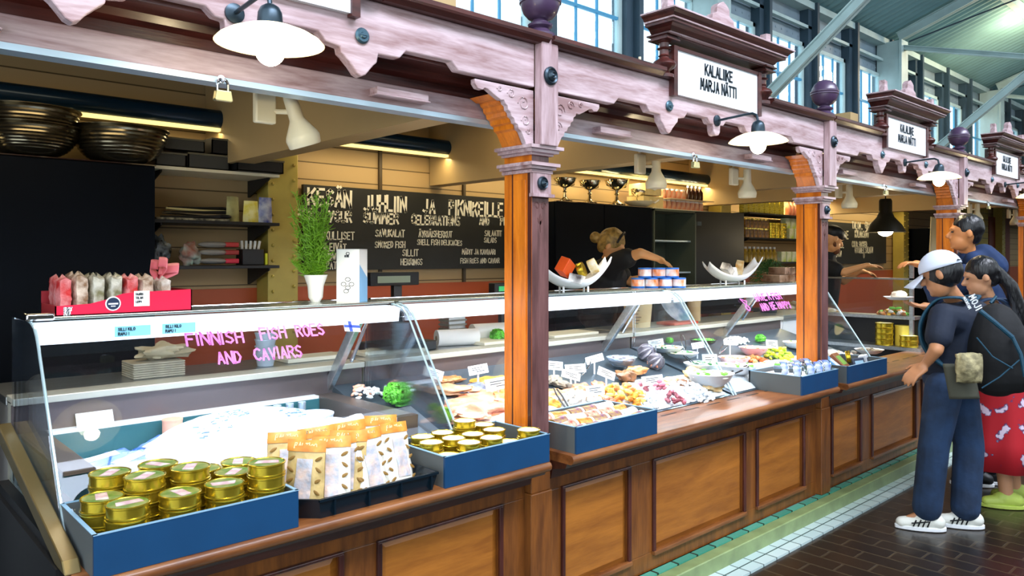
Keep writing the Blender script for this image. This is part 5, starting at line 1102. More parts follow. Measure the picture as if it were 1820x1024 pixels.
# scale and till screens
t = thing('scale_display', 'black shop scale with a wide display on a post, left of the nearest post', 'scale', (2.22, 3.32, ZW)); MB().box(2.08, 2.38, 3.30, 3.36, 1.405, 1.475).build('display', M['black'], t, bevel=.005); MB().box(2.12, 2.32, 3.297, 3.30, 1.42, 1.455).build('screen', mat('lcd_grey', (130, 140, 120), .3, emit=.15), t, sm=False)
MB().box(2.24, 2.29, 3.33, 3.36, ZW+.05, 1.41).build('pole', M['black'], t, sm=False); MB().box(2.08, 2.42, 3.2, 3.42, ZW, ZW+.05).build('weighing_base', M['black'], t, bevel=.006)
t = thing('card_terminal', 'black card terminal with a green screen left of the nearest post', 'terminal', (3.05, 3.40, ZW)); MB().box(2.97, 3.17, 3.36, 3.42, 1.33, 1.40).build('body', M['black'], t, bevel=.006); MB().box(3.0, 3.07, 3.355, 3.36, 1.35, 1.38).build('screen', mat('lcd_green', (40, 170, 90), .3, emit=.5), t, sm=False); MB().box(3.04, 3.08, 3.38, 3.41, ZW, 1.34).build('stand', M['black'], t, sm=False)
o = MB().box(-.04, .04, -.02, .02, 0, .06).build('receipt_box', M['cream'], bevel=.004); o.location = (2.86, 3.38, ZW); tag(o, 'small cream box left of the card terminal', 'box')

# food on the side counter and tins below
R = random.Random(9)
heap(1530, 640, .1, .1, 10, .02, [oyst], 'clam_heap', 'few clams near the right end of the third case', .02, 21)
for i, (y, z, n, r) in enumerate([(2.62, .80, 4, .075), (2.42, .80, 2, .07)]):
    for k in range(n):
        q = dup(tin2, loc=(6.78, y, z+k*.048), label=f'large gold tin, {LV[n-1-k]} in the {"left" if i == 0 else "right"} stack beside the man in the cap', rot=k, group='gold tins on the far low shelf'); q.scale = (1.65, 1.65, 1.65)
o = MB().lathe([(0, 0), (.07, 0), (.07, .17), (0, .17)], n=24).build('gold_canister', mat('yellow_gold_canister', (226, 206, 90), .35, .3)); o.location = (6.88, 2.50, .80); tag(o, 'tall yellow gold canister beside the man in the cap', 'canister')
def pile(x, y, z, rx, ry, n, r, mats_, lab, name, seed):
    R = random.Random(seed); b = MB()
    for i in range(n):
        a = R.uniform(0, 6.28); q = math.sqrt(R.random()); b.use(mats_[i % len(mats_)]).ell((math.cos(a)*q*rx, math.sin(a)*q*ry, .01+.06*(1-q*q)*R.random()), (r, r*.6, r*.4), Euler((R.uniform(-.5, .5), R.uniform(-.5, .5), R.uniform(0, 6))).to_matrix(), n=8, m=5, jit=.4, seed=i)
    o = b.build(name, None, ang=60); o.location = (x, y, z); tag(o, lab, 'food', kind='stuff')
pile(6.93, 3.45, 1.05, .10, .35, 70, .04, [bread, mat('pale_pasta', (214, 196, 150), .5), whitef], 'long heap of pale seafood on the side counter shelf', 'seafood_heap', 3)
pile(6.93, 2.60, 1.05, .07, .14, 40, .03, [yel, gr_, sal, whitef], 'heap of yellow green salad beside the man in the cap', 'salad_heap', 4)

# ================================================================ BACK OF THE STALL
# chalkboards
def chalkboard(x0, x1, lab):
    t = thing('chalkboard', lab, 'chalkboard', ((x0+x1)/2, 4.59, 1.45)); MB().box(x0, x1, 4.57, 4.60, 1.465, 2.03).build('board', M['board'], t, sm=False); return t
cb = chalkboard(2.37, 4.30, 'long black chalkboard with KESÄN JUHLIIN JA PIKNIKEILLE in chalk')
L = MB()
def line(txt, u, v, h, sw, wid=.8, jit=.05, slant=.02):
    p = at(u, v, 4.566); letters(L, txt, h, sw, TR((p.x, 4.569, p.z)), wid, jit, slant)
line('KESÄN', 548, 364, .105, .0175, .78); line('JUHLIIN', 648, 373, .105, .0175, .72); line('JA', 753, 377, .095, .0175, .78); line('PIKNIKEILLE', 799, 381, .105, .0175, .70)
line('FOR', 526, 390, .07, .014, .85); line('YOUR', 585, 393, .07, .014, .8); line('SUMMER', 647, 396, .07, .014, .82); line('CELEBRATIONS', 732, 398, .066, .013, .74); line('AND', 853, 399, .058, .012, .75); line('PICNICS', 890, 400, .06, .012, .75)
L.build('chalk_heading', M['chalk'], cb, sm=False, label='large cream chalk lettering'); L = MB()
line('HERKULLISET', 556, 425, .052, .0075, .72); line('VOILEIVÄT', 562, 446, .05, .0075, .72); line('SANDWICHES', 566, 462, .045, .006, .72); line('SOPAT', 568, 478, .045, .006, .72)
line('SAVUKALAT', 668, 420, .047, .0075, .72); line('SMOKED FISH', 667, 440, .043, .007, .72); line('ÄYRIÄISHERKUT', 745, 421, .045, .007, .72); line('SHELL FISH DELICACIES', 742, 435, .038, .0065, .74)
line('SALAATIT', 862, 419, .042, .0065, .72); line('SALADS', 861, 431, .038, .006, .72); line('SILLIT', 716, 455, .045, .007, .8); line('HERRINGS', 713, 471, .042, .007, .76); line('MÄDIT JA KAVIAARI', 822, 452, .038, .006, .76); line('FISH ROES AND CAVIAR', 819, 468, .037, .006, .76)
L.build('chalk_small_text', M['chalk'], cb, sm=False, label='small cream chalk lettering')
cb2 = chalkboard(9.9, 11.9, 'smaller looking far chalkboard past the second post with COLD SMOKED GOURMET SALMON')
L = MB()
for txt, u, v, h, wd in (('TALON', 1515, 406, .09, .8), ('GRAVI', 1538, 406, .09, .8), ('KYLMÄSAVU', 1520, 421, .09, .7), ('COLD SMOKED', 1515, 439, .08, .72), ('GOURMET SALMON', 1520, 449, .08, .68), ('44 90', 1525, 458, .08, .8), ('EEL', 1490, 440, .09, .9), ('SALMON', 1480, 456, .07, .8), ('MADE', 1492, 424, .10, .9)):
    p = at(u, v, 4.566); letters(L, txt, h, .016, TR((p.x, 4.569, p.z)), wd, .05)
L.build('chalk_text', M['chalk'], cb2, sm=False)
# vertical wall rails
for i, u in enumerate((677, 826)):
    p = at(u, 300, 4.6); struct(f'trim_{i+10}', MB().box(p.x-.012, p.x+.012, 4.60, 4.62, 1.36, 2.33), mat('rail_dark', (70, 56, 34), .5), sm=False)

# black cabinets
def cabinet(x0, x1, lab, z=2.02, y=4.2, doors=()):
    t = thing('black_cabinet', lab, 'cabinet', ((x0+x1)/2, 4.38, 0)); MB().box(x0, x1, y+.02, 4.57, 0, z).build('carcass', M['cab'], t, sm=False)
    for a, b in doors: MB().box(a+.004, b-.004, y, y+.02, .1, z-.004).build('door', M['cab'], t, sm=False, bevel=.002)
    MB().box(x0, x1, y-.005, y+.02, z, z+.006).build('top_edge', M['chrome'], t, sm=False); return t
cabinet(-1.4, 1.335, 'large black cabinet at the left with steel bowls on it', 2.03, 4.2, [(-1.4, -.1), (-.1, 1.335)])
cabinet(4.36, 5.62, 'black cabinet behind the fair haired assistant, trophies on it', 2.0, 4.2, [(4.36, 4.95), (4.95, 5.62)])
t = thing('open_cabinet', 'open fronted dark cabinet with its door swung out, right of the assistant', 'cabinet', (5.9, 4.4, 0))
MB().box(5.64, 5.66, 4.2, 4.57, 0, 2.0).box(6.30, 6.32, 4.2, 4.57, 0, 2.0).box(5.64, 6.32, 4.2, 4.57, 1.98, 2.0).box(5.64, 6.32, 4.55, 4.57, 0, 2.0).build('carcass', mat('grey_green_laminate', (76, 84, 72), .5), t, sm=False)
MB().box(5.66, 6.30, 4.25, 4.55, 1.70, 1.715).box(5.66, 6.30, 4.25, 4.55, 1.40, 1.415).build('shelf', M['alu'], t, sm=False)
DT = TR((6.32, 4.2, 0), math.radians(-12))
d = MB().box(0, .66, 0, .02, 1.0, 2.0, DT).build('door', mat('black_door', (14, 16, 16), .4), t, sm=False)
MB().box(.0, .05, -.02, 0, 1.86, 1.90, DT).box(.0, .05, -.02, 0, 1.10, 1.14, DT).build('hinge', M['chrome'], d, sm=False)
# steel bowls on the left cabinet
bowlm = mat('ribbed_dark_steel', (120, 112, 92), .22, .95)
def steel_bowl(x, y, z, r, h, lab, flip=False):
    t = thing('steel_bowl', lab, 'bowl', (x, y, z), local=True, group='steel bowls on the left cabinet'); pr = []
    for i in range(27):
        q = i/26*math.pi/2; rr = r*(.35+.65*math.sin(q)); zz = h*(1-math.cos(q)); pr.append((rr+(.002 if i % 2 else -.002), zz))
    pr.append((r+.012, h+.004)); pr.append((r+.012, h+.008)); pr.append((r-.004, h+.004))
    for i in range(20, -1, -2): q = i/20*math.pi/2; pr.append(((r-.006)*(.35+.65*math.sin(q)), .006+h*(1-math.cos(q))))
    pr.append((0, .006)); pr.insert(0, (0, 0)); MB().lathe(pr, n=48).build('bowl_shell', bowlm, t); return t
p = at(216, 260, 4.28); steel_bowl(p.x, 4.30, 2.04, .225, .17, 'wide steel bowl standing alone on the left cabinet')
p = at(55, 260, 4.28); steel_bowl(p.x, 4.30, 2.04, .21, .14, 'lower of the two stacked steel bowls at the left edge'); steel_bowl(p.x-.01, 4.30, 2.11, .22, .15, 'upper of the two stacked steel bowls at the left edge')
# shelves left of the column
def shelf(x0, x1, z, lab, m=M['black'], y0=4.27):
    t = thing('wall_shelf', lab, 'shelf', ((x0+x1)/2, 4.45, z), group='wall shelves'); MB().box(x0, x1, y0, 4.60, z-.018, z).build('board', m, t, sm=False, bevel=.002)
    for x in (x0+.05, x1-.05): MB().prism([(4.60, z-.018), (4.60, z-.12), (4.58, z-.12), (4.30, z-.03), (4.30, z-.018)], x-.004, x+.004, 'yz').build('bracket', M['black'], t, sm=False)
shelf(1.345, 2.06, 2.045, 'top shelf of dark trays left of the riveted column', M['cream']); shelf(1.345, 2.06, 1.757, 'middle shelf with yellow bag left of the riveted column'); shelf(1.345, 2.06, 1.505, 'lowest shelf with black pot left of the riveted column')
dk = mat('dark_grey_tray', (58, 60, 58), .3, coat=.3)
def tray(x0, x1, z, h, lab, m=dk, y0=4.28, y1=4.5):
    t = thing('dark_tray', lab, 'tray', ((x0+x1)/2, (y0+y1)/2, z), group='dark trays on the top shelf'); b = MB(); b.box(x0, x1, y0, y0+.006, z, z+h).box(x0, x1, y1-.006, y1, z, z+h).box(x0, x0+.006, y0, y1, z, z+h).box(x1-.006, x1, y0, y1, z, z+h).box(x0, x1, y0, y1, z, z+.006); b.build('tray_body', m, t, sm=False)
    MB().box(x0-.004, x1+.004, y0-.006, y0, z+h-.010, z+h).build('rim', mat('grey_rim', (120, 118, 100), .3, .5), t, sm=False)
tray(1.36, 1.52, 2.046, .075, 'small dark tray with a white label at the left of the top shelf'); tray(1.53, 1.76, 2.046, .085, 'wide dark tray in the middle of the top shelf'); tray(1.78, 2.06, 2.046, .075, 'black tray jutting out at the right of the top shelf', M['black'], 4.22)
tray(1.38, 1.62, 2.135, .07, 'black tray stacked on the left trays'); tray(1.66, 1.98, 2.135, .09, 'black tray stacked on the right trays', M['black'])
R = random.Random(4)
for i, (x, z, sx, sz, m, lab, cat) in enumerate([(1.93, 1.758, .10, .13, mat('yellow_bag_print', (226, 210, 60), .4, noise_s=22, rgb2=(240, 236, 170)), 'yellow printed bag on the middle shelf', 'bag'), (2.02, 1.758, .09, .155, mat('blue_pack_film', (40, 60, 150), .25, noise_s=14, rgb2=(190, 196, 210)), 'blue and silver packet at the right of the middle shelf', 'packet'),
        (1.82, 1.758, .08, .15, mat('khaki_bag', (160, 156, 100), .5, noise_s=10, amt=.3), 'khaki paper bag left of the yellow bag', 'bag')]):
    o = MB(); o.grid(lambda a, b: V(((a-.5)*sx*(1-.15*b), -.022*math.sin(a*math.pi)*(1-b*.8)+.004*noise.noise(V((a*5, b*5, i))), b*sz)), 12, 10); o.grid(lambda a, b: V(((a-.5)*sx*(1-.15*b), .022*math.sin(a*math.pi)*(1-b*.8), b*sz)), 12, 10)
    q = o.build('paper_bag', m, ang=80); q.location = (x, 4.38, z); tag(q, lab, cat)
for i in range(5):
    m = MB(); m.use([M['black'], M['chrome'], M['black'], mat('cream_ladle', (214, 206, 150), .4), M['black']][i]).tube([(-.17, 0, 0), (.05, .01, .004), (.17, 0, .008)], [.006, .009, .012], 8)
    m.ell((.17, 0, .008), (.035, .02, .012), n=10, m=6); o = m.build('utensil', None); o.location = (1.58+.015*i, 4.34+.03*i, 1.776+.014*i); o.rotation_euler = (0, .05*(i % 2), .1*i-.2); tag(o, ['black utensil lowest on the middle shelf', 'steel utensil second up on the middle shelf', 'black utensil third up on the middle shelf', 'cream ladle fourth up on the middle shelf', 'black utensil on top of the middle shelf heap'][i], 'utensil', 'utensils lying on the middle shelf')
m = MB().box(-.2, .2, -.06, .06, 0, .012).build('utensil_mat', mat('striped_mat', (60, 60, 56), .5, noise_s=40, rgb2=(170, 166, 140)), sm=False); m.location = (1.57, 4.36, 1.7575); tag(m, 'striped mat under the utensils on the middle shelf', 'mat')
t = thing('utensil_pot', 'black square pot holding pale utensils on the lowest shelf', 'pot', (1.93, 4.38, 1.506)); MB().box(1.86, 1.99, 4.33, 4.43, 1.506, 1.60).build('pot_body', M['black'], t, bevel=.004); m = MB()
for k in range(5): m.tube([(1.88+k*.022, 4.38, 1.56), (1.87+k*.028, 4.37, 1.65)], .008, 6)
m.build('utensil_handles', mat('pale_handles', (206, 206, 200), .4), t, label='pale handles sticking up')
for i, (x, z, c_, lab) in enumerate([(1.73, 1.625, (170, 40, 40), 'uppermost'), (1.73, 1.58, (150, 36, 36), 'middle'), (1.73, 1.53, (200, 30, 60), 'lowest')]):
    t = thing('knife_pack', f'{lab} red and silver packet stacked on the lowest shelf', 'packet', (x, 4.36, z), local=True, group='red and silver packets'); m = MB(); m.use(mat('silver_film_b', (170, 168, 164), .25, .4)).ell((-.03, 0, 0), (.09, .04, .018), n=16, m=8); m.build('silver_end', None, t); MB().box(.03, .11, -.03, .03, -.014, .014).build('red_end', mat(f'red_film{i}', c_, .4), t, bevel=.006)
o = bag_lump(1.57, 4.37, 1.506, .07, mat('green_white_bag', (150, 180, 170), .4, noise_s=10, rgb2=(130, 60, 40)), 'glass_cloth', 'pale green cloth hanging on the lowest shelf', 'cloth', 8, (.8, .6, .9))
o = bag_lump(1.40, 4.36, 1.506, .07, mat('clear_bag_grey', (110, 120, 124), .2, noise_s=20, rgb2=(30, 34, 38), bump=.8), 'film_bag', 'crinkled clear bag beside the left cabinet', 'bag', 9, (.8, .6, 1.1))
o = MB().box(-.008, .008, -.008, .008, 0, .07).build('marker_pen', mat('yellow_marker', (226, 230, 30), .4), bevel=.003); o.location = (2.015, 4.36, 1.506); tag(o, 'yellow marker standing right of the black pot', 'pen')

# trophies on the cabinet
silver = mat('trophy_silver', (214, 206, 180), .12, 1)
def trophy(x, y, s, lab, rot=0):
    t = thing('silver_trophy', lab, 'trophy', (x, y, 2.008), local=True, group='silver trophies'); t.scale = (s, s, s); t.rotation_euler = (0, rot, 0)
    MB().lathe([(0, 0), (.07, 0), (.068, .02), (.04, .035), (.018, .05), (.012, .09), (.02, .10), (.012, .11), (.016, .13)], n=26).build('foot', silver, t)
    MB().lathe([(.016, .13), (.05, .145), (.085, .175), (.10, .215), (.104, .217), (.09, .205), (.04, .16), (0, .155)], n=28).build('cup', silver, t)
    for s_ in (-1, 1): MB().tube([(s_*.085, 0, .18), (s_*.125, 0, .20), (s_*.12, 0, .165), (s_*.06, 0, .15)], .005, 6).build('handle', silver, t)
for i, (u, s, lab) in enumerate([(1004, .95, 'silver trophy nearest the post, on the black cabinet'), (1048, .95, 'second silver trophy from the nearest post'), (1096, 1.1, 'largest silver trophy, with engraved cup'), (1130, .75, 'small silver trophy leaning beside the wooden boxes')]): trophy(wx(u, 4.36), 4.36, s, lab, .3 if i == 3 else 0)
o = MB().lathe([(0, 0), (.06, 0), (.14, .05), (.142, .055), (.06, .008), (0, .008)], n=30).build('white_dish', M['cream']); o.location = (wx(1140, 4.3), 4.32, 2.01); tag(o, 'cream shallow dish right of the trophies', 'dish')
cream_b = mat('light_wood_box', (214, 196, 140), .6, noise_s=8, amt=.15)
for i, (z, sx, lab) in enumerate([(2.008, .30, 'lower pale wooden box right of the trophies'), (2.128, .24, 'upper pale wooden box right of the trophies')]):
    t = thing('wooden_box', lab, 'box', (5.75, 4.37, z)); MB().box(5.75-sx/2, 5.75+sx/2, 4.28, 4.48, z, z+.11).build('crate', cream_b, t, bevel=.004); MB().tube([(5.75-.06, 4.275, z+.07), (5.75, 4.27, z+.05), (5.75+.07, 4.275, z+.08)], .008, 6).build('cloth_fold', M['paper'], t)

# jars, bottles, packs
def jar_proto(name, r, h, body, lidc, square=False, neck=False):
    t = thing(name, 'jar', name.replace('_', ' ').split()[-1], local=True)
    if square: MB().box(-r, r, -r*.6, r*.6, 0, h).build('pack_body', body, t, bevel=.003)
    elif neck: MB().lathe([(0, 0), (r, 0), (r, h*.6), (r*.4, h*.78), (r*.4, h*.9), (0, h*.9)], n=14).build('glass_body', body, t)
    else: MB().lathe([(0, 0), (r, 0), (r, h*.82), (r*.85, h*.86), (0, h*.86)], n=16).build('glass_body', body, t)
    if lidc: MB().lathe([(0, h*.86), (r*(.45 if neck else .9), h*.86), (r*(.45 if neck else .9), h), (0, h)], n=16).build('lid', lidc, t)
    return t
oj = mat('orange_jar', (214, 96, 40), .3, noise_s=12, rgb2=(236, 200, 170)); dj = mat('dark_bottle', (50, 26, 18), .2); yj = mat('mustard_jar', (206, 170, 50), .3, noise_s=14, rgb2=(120, 100, 30)); bj = mat('amber_jar', (176, 120, 40), .25, noise_s=16, rgb2=(90, 70, 30)); gp = mat('green_white_pack', (176, 200, 60), .4, noise_s=10, rgb2=(226, 232, 220)); yb = mat('yellow_tall_box', (220, 206, 70), .45, noise_s=30, rgb2=(160, 150, 50), stretch=(1, 1, 3)); rb_ = mat('red_sauce', (190, 60, 36), .3, noise_s=12, rgb2=(230, 160, 120))
def rowof(pr, x0, n, dx, y, z, lab, grp):
    for i in range(n):
        if pr.get('used'): dup(pr, loc=(x0+i*dx, y, z), label=lab, group=grp)
        else: pr['used'] = 1; pr.location = (x0+i*dx, y, z); pr['label'] = lab; pr['group'] = grp
    return pr
J1 = jar_proto('orange_jar', .034, .10, oj, M['white']); rowof(J1, 6.0, 9, .078, 4.36, 2.008, 'orange labelled jar in the lower row on the open cabinet', 'orange jars on the cabinet')
MB_b = tag(MB().box(5.96, 6.70, 4.24, 4.5, 2.109, 2.115).build('jar_divider', M['cream'], sm=False), 'cream card between the two rows of orange jars', 'card')
rowof(J1, 6.0, 5, .078, 4.36, 2.116, 'orange labelled jar in the upper row on the open cabinet', 'upper orange jars on the cabinet')
J2 = jar_proto('dark_bottle', .03, .15, dj, M['white'], neck=True); rowof(J2, 6.42, 4, .07, 4.36, 2.116, 'dark bottle with a pale band above the black door', 'dark bottles on the cabinet')
o = MB().box(5.62, 6.75, 4.2, 4.57, 1.998, 2.007).build('cabinet_top_board', M['cream'], sm=False); tag(o, 'thin cream board lying on top of the open cabinet', 'board')
sx0, sx1 = 7.40, 9.3
shelf(sx0, sx1, 2.04, 'top jar shelf left of the second post', M['black'], 4.25); shelf(sx0, sx1, 1.77, 'middle jar shelf left of the second post', M['black'], 4.25); shelf(sx0, sx1, 1.50, 'lowest jar shelf left of the second post', M['black'], 4.25)
J3 = jar_proto('yellow_box', .045, .26, yb, None, square=True); rowof(J3, 7.50, 8, .115, 4.38, 2.041, 'tall yellow box on the top jar shelf', 'tall yellow boxes')
J4 = jar_proto('sauce_bottle', .036, .19, rb_, M['black'], neck=True); rowof(J4, 8.46, 5, .085, 4.36, 2.041, 'red sauce bottle on the top jar shelf', 'red sauce bottles')
J5 = jar_proto('amber_jar', .036, .105, bj, M['goldd'])
rowof(J5, 7.48, 6, .085, 4.34, 1.771, 'amber jar with gold lid, lower row of the middle shelf', 'amber jars lower row'); rowof(J5, 7.48, 6, .085, 4.34, 1.877, 'amber jar with gold lid, upper row of the middle shelf', 'amber jars upper row')
J6 = jar_proto('flat_tin', .06, .03, M['gold'], None)
for k in range(6): rowof(J6, 8.05, 3, .125, 4.36, 1.771+k*.03, 'flat gold tin in the stacks on the middle shelf', 'flat gold tins')
J7 = jar_proto('fish_pack', .055, .12, gp, None, square=True); rowof(J7, 8.45, 5, .13, 4.34, 1.771, 'green and white pack, lower row of the middle shelf', 'green packs lower row'); rowof(J7, 8.40, 5, .13, 4.36, 1.892, 'green and white pack, upper row of the middle shelf', 'green packs upper row')
J8 = jar_proto('mustard_bottle', .035, .17, yj, M['white'], neck=True); rowof(J8, 7.5, 8, .09, 4.36, 1.501, 'mustard bottle on the lowest jar shelf', 'mustard bottles'); rowof(J7, 8.3, 6, .13, 4.36, 1.501, 'green and white pack on the lowest jar shelf', 'green packs lowest shelf')
# dark green plant
t = thing('dill_bunch', 'dark green bushy herb standing left of the second post', 'herb', (wx(1366, 3.4), 3.4, 1.1)); cx_ = wx(1366, 3.4)
MB().lathe([(0, 0), (.07, 0), (.09, .16), (0, .16)], (cx_, 3.4, ZW), 20).build('pot', M['black'], t)
d = MB(); R = random.Random(8)
for i in range(900):
    a = R.uniform(0, 6.28); e = R.uniform(-.3, 1.57); rr = R.uniform(.5, 1); c_ = V((cx_+.17*rr*math.cos(a)*math.cos(e), 3.4+.17*rr*math.sin(a)*math.cos(e), 1.36+.17*rr*math.sin(e)))
    d.tube([c_, c_+V((R.uniform(-.03, .03), R.uniform(-.03, .03), R.uniform(0, .035)))], [.003, .001], 3)
d.build('herb_leaves', mat('deep_dill_green', (40, 84, 26), .7), t, sm=False)
# black pendant
px_ = wx(1574, 3.0); t = thing('pendant_lamp', 'black pendant lamp glowing over the far counter', 'lamp', (px_, 3.0, 1.8)); zb = at(1574, 413, 3.0).z
MB().lathe([(0, .33), (.05, .33), (.06, .31), (.06, .2), (.08, .15), (.15, .07), (.185, .0), (.18, 0), (.14, .06), (.05, .18)], (px_, 3.0, zb), 32).build('lamp_shade', mat('olive_black_enamel', (46, 44, 34), .35), t); MB().ell((px_, 3.0, zb+.01), (.07, .07, .05)).build('bulb', mat('glowing_bulb', (255, 250, 230)), t); MB().tube([(px_, 3.0, zb+.33), (px_, 3.0, 2.62)], .006, 6).build('cord', M['black'], t); point('pendant_light', (px_, 3.0, zb-.08), 6, (1, .8, .5), .05)
# far things seen past the second and third posts
cabinet(12.6, 14.2, 'tall black screen beside the hanging white overall', 2.0, 4.2)
o = MB().grid(lambda a, b: V((wx(1655, 4.0)+(a-.5)*.42*(1-.25*b), 3.95+.04*math.sin(a*9)*(1-b), 1.42+b*.72)), 14, 12).build('white_overall', M['cream'], solid=.01, ang=80); tag(o, 'white overall hanging beside the tall black screen', 'overall')
struct('door_1', MB().box(16.9, 18.3, 4.56, 4.6, 0, 2.35), mat('red_brown_door', (120, 34, 16), .45), sm=False)
struct('wall_far_yellow', MB().box(14.3, 16.8, 4.55, 4.61, 1.36, 2.6), brick('yellow_tile', (206, 184, 66), (196, 172, 56), (150, 130, 50), .6, .12, 1, 0, .4, .5, .01, plane='xz'), sm=False)
# steel rail bin at the far left
t = thing('steel_drum', 'round steel drum at the far left edge behind the first case', 'drum', (.28, 3.0, 0)); MB().lathe([(0, 0), (.16, 0), (.16, 1.06), (.17, 1.07), (.17, 1.10), (.15, 1.12), (0, 1.12)], (.26, 3.15, 0), 36).build('drum_body', M['steel'], t); MB().lathe([(.162, .80), (.17, .81), (.17, .84), (.162, .85)], (.26, 3.15, 0), 36).build('hoop', M['chrome'], t)
# ================================================================ PEOPLE
def bodymesh(b, name, m, parent, vox=.007, smooth=3, **k): return b.build(name, m, parent, voxel=vox, smooth=smooth, **k)
def frame(F):
    F = V(F).normalized(); L = UP.cross(F); L.normalize(); U = F.cross(L); return F, L, U     # forward, left, up
def head(b, c, F, s=1.0):
    F, L, U = frame(F); R = Matrix((F, L, U)).transposed()
    b.ell(c+U*.02*s-F*.012*s, (.096*s, .076*s, .10*s), R, 20, 14)            # cranium
    b.ell(c-U*.055*s+F*.028*s, (.062*s, .056*s, .068*s), R, 16, 12)          # jaw
    b.cap(c+F*.082*s+U*.012*s, c+F*.105*s-U*.024*s, .009*s, .015*s)           # nose
    b.cap(c+F*.078*s+U*.028*s+L*.03*s, c+F*.078*s+U*.028*s-L*.03*s, .011*s)    # brow
    b.cap(c+F*.083*s-U*.055*s+L*.018*s, c+F*.083*s-U*.055*s-L*.018*s, .009*s)  # lips
    b.ell(c+F*.068*s-U*.092*s, (.022*s, .024*s, .02*s), R)                    # chin
    for sd in (1, -1): b.ell(c+L*sd*.078*s-U*.005*s-F*.012*s, (.018*s, .009*s, .032*s), R, 12, 8)
def eyes(c, F, par, s=1.0):
    F, L, U = frame(F); e = MB()
    for sd in (1, -1): e.ell(c+F*.082*s+U*.006*s+L*sd*.030*s, (.009*s, .009*s, .006*s), Matrix((F, L, U)).transposed(), 10, 8)
    e.build('eyes', mat('dark_eye', (26, 18, 14), .2), par)
def hand(b, w_, d, n, side, curl=.35, s=1.0):
    """w_ wrist, d finger direction, n palm normal, side = direction of the thumb"""
    d = V(d).normalized(); n = V(n); n = (n-d*n.dot(d)).normalized(); sd = d.cross(n).normalized()
    if sd.dot(V(side)) < 0: sd = -sd
    b.cap(w_, w_+d*.03*s, .024*s, .026*s)
    for k in range(4): b.cap(w_+d*.025*s+sd*(.027-.018*k)*s, w_+d*.085*s+sd*(.030-.0195*k)*s, .014*s, .0115*s)
    for k, ln in enumerate((.068, .078, .072, .056)):
        p0 = w_+d*.088*s+sd*(.031-.0200*k)*s; a = curl
        p1 = p0+(d*math.cos(a)+n*math.sin(a))*ln*.42*s+sd*(.004-.003*k)*s; a += curl*.9; p2 = p1+(d*math.cos(a)+n*math.sin(a))*ln*.33*s; a += curl*.6; p3 = p2+(d*math.cos(a)+n*math.sin(a))*ln*.25*s
        b.cap(p0, p1, .0095*s, .009*s, 8); b.cap(p1, p2, .009*s, .0082*s, 8); b.cap(p2, p3, .0082*s, .007*s, 8)
    t0 = w_+d*.025*s+sd*.024*s; t1 = t0+(d*.6+sd*.75+n*.15).normalized()*.042*s; t2 = t1+(d*.85+sd*.35+n*.3).normalized()*.032*s
    b.cap(t0, t1, .013*s, .0105*s, 8); b.cap(t1, t2, .0105*s, .008*s, 8)
def person(lab, base, J, skin, F, hands, s=1.0):
    t = MB()
    t.ell(J['pelvis'], (.13, .13, .12)); t.cap(J['pelvis'], J['chest'], .115, .135); t.cap(J['chest'], J['neck'], .10, .055); t.cap(J['neck'], J['head']-V((0, 0, .03)), .052, .05)
    for a in 'LR':
        t.cap(J['sh'+a], J['chest'], .055, .10); t.cap(J['sh'+a], J['el'+a], .048, .038); t.cap(J['el'+a], J['wr'+a], .038, .024)
        if 'hip'+a in J: t.cap(J['hip'+a], J['kn'+a], .078, .052); t.cap(J['kn'+a], J['an'+a], .052, .036); t.cap(J['an'+a], J['toe'+a], .03, .014)
    head(t, J['head'], F, s)
    for w_, d, n, sd, cu in hands: hand(t, w_, d, n, sd, cu, 1.0)
    root = t.build('person', skin, None, voxel=.0075, smooth=2); 
    # move origin to the base
    base = V(base); root.data.transform(Matrix.Translation(-base)); root.location = base; OFF[root.name] = base
    tag(root, lab, 'person'); eyes(J['head'], F, root, s); return root
def shoe(p, d, par, m, solem, L_=.27, h=.09, nm='shoe', extra=None):
    d = V(d).normalized(); R = Matrix.Rotation(math.atan2(d.y, d.x), 4, 'Z'); T = Matrix.Translation(V((p.x, p.y, 0))) @ R
    b = MB(); b.ell((.0, 0, .055), (.085, .045, .055)); b.cap((-.05, 0, .05), (.0, 0, .06), .045, .042); b.cap((.03, 0, .042), (L_-.14, 0, .034), .042, .034); b.v = [tuple(T @ V(q)) for q in b.v]
    o = b.build(nm, m, par, voxel=.006, smooth=2)
    s_ = MB(); n = 24; P = [((L_/2-.0)*math.cos(q)+(L_/2-.10), .047*math.sin(q)*(1-.12*math.cos(q))) for q in [2*math.pi*i/n for i in range(n)]]
    s_.prism(P, .003, .026, 'xy', T); s_.build('sole', solem, o, sm=False, bevel=.004)
    if extra: 
        e = MB()
        for sg in (1, -1):
            for k in range(4): e.tube([T @ V((-.01+k*.025, sg*.038, .075-k*.004)), T @ V((.01+k*.024, sg*.047, .03))], .004, 5)
            e.tube([T @ V((0, sg*.044, .06)), T @ V((.09, sg*.043, .045))], .004, 5)
        e.build('black_stripes', M['black'], o)
    return o
def w2(p, q): return V(p).lerp(V(q), .5)
def vest(J, m, par, e=.014, name='shirt', sleeve=.55, low=True, vox=.009):
    b = MB(); b.ell(J['pelvis']+V((0, 0, .05)), (.14+e, .14+e, .10)) if low else None
    b.cap(J['pelvis']+V((0, 0, .06)), J['chest'], .125+e, .14+e); b.cap(J['chest'], J['neck']-V((0, 0, .03)), .11+e, .055+e)
    for a in 'LR': b.cap(J['sh'+a], J['chest'], .058+e, .105+e); b.cap(J['sh'+a], V(J['sh'+a]).lerp(V(J['el'+a]), min(1, sleeve)), .058+e, .056+e)
    if sleeve > 1:
        for a in 'LR': b.cap(J['el'+a], V(J['el'+a]).lerp(V(J['wr'+a]), sleeve-1), .052+e, .034+e)
    return b.build(name, m, par, voxel=vox, smooth=4)
LEFT = -RT
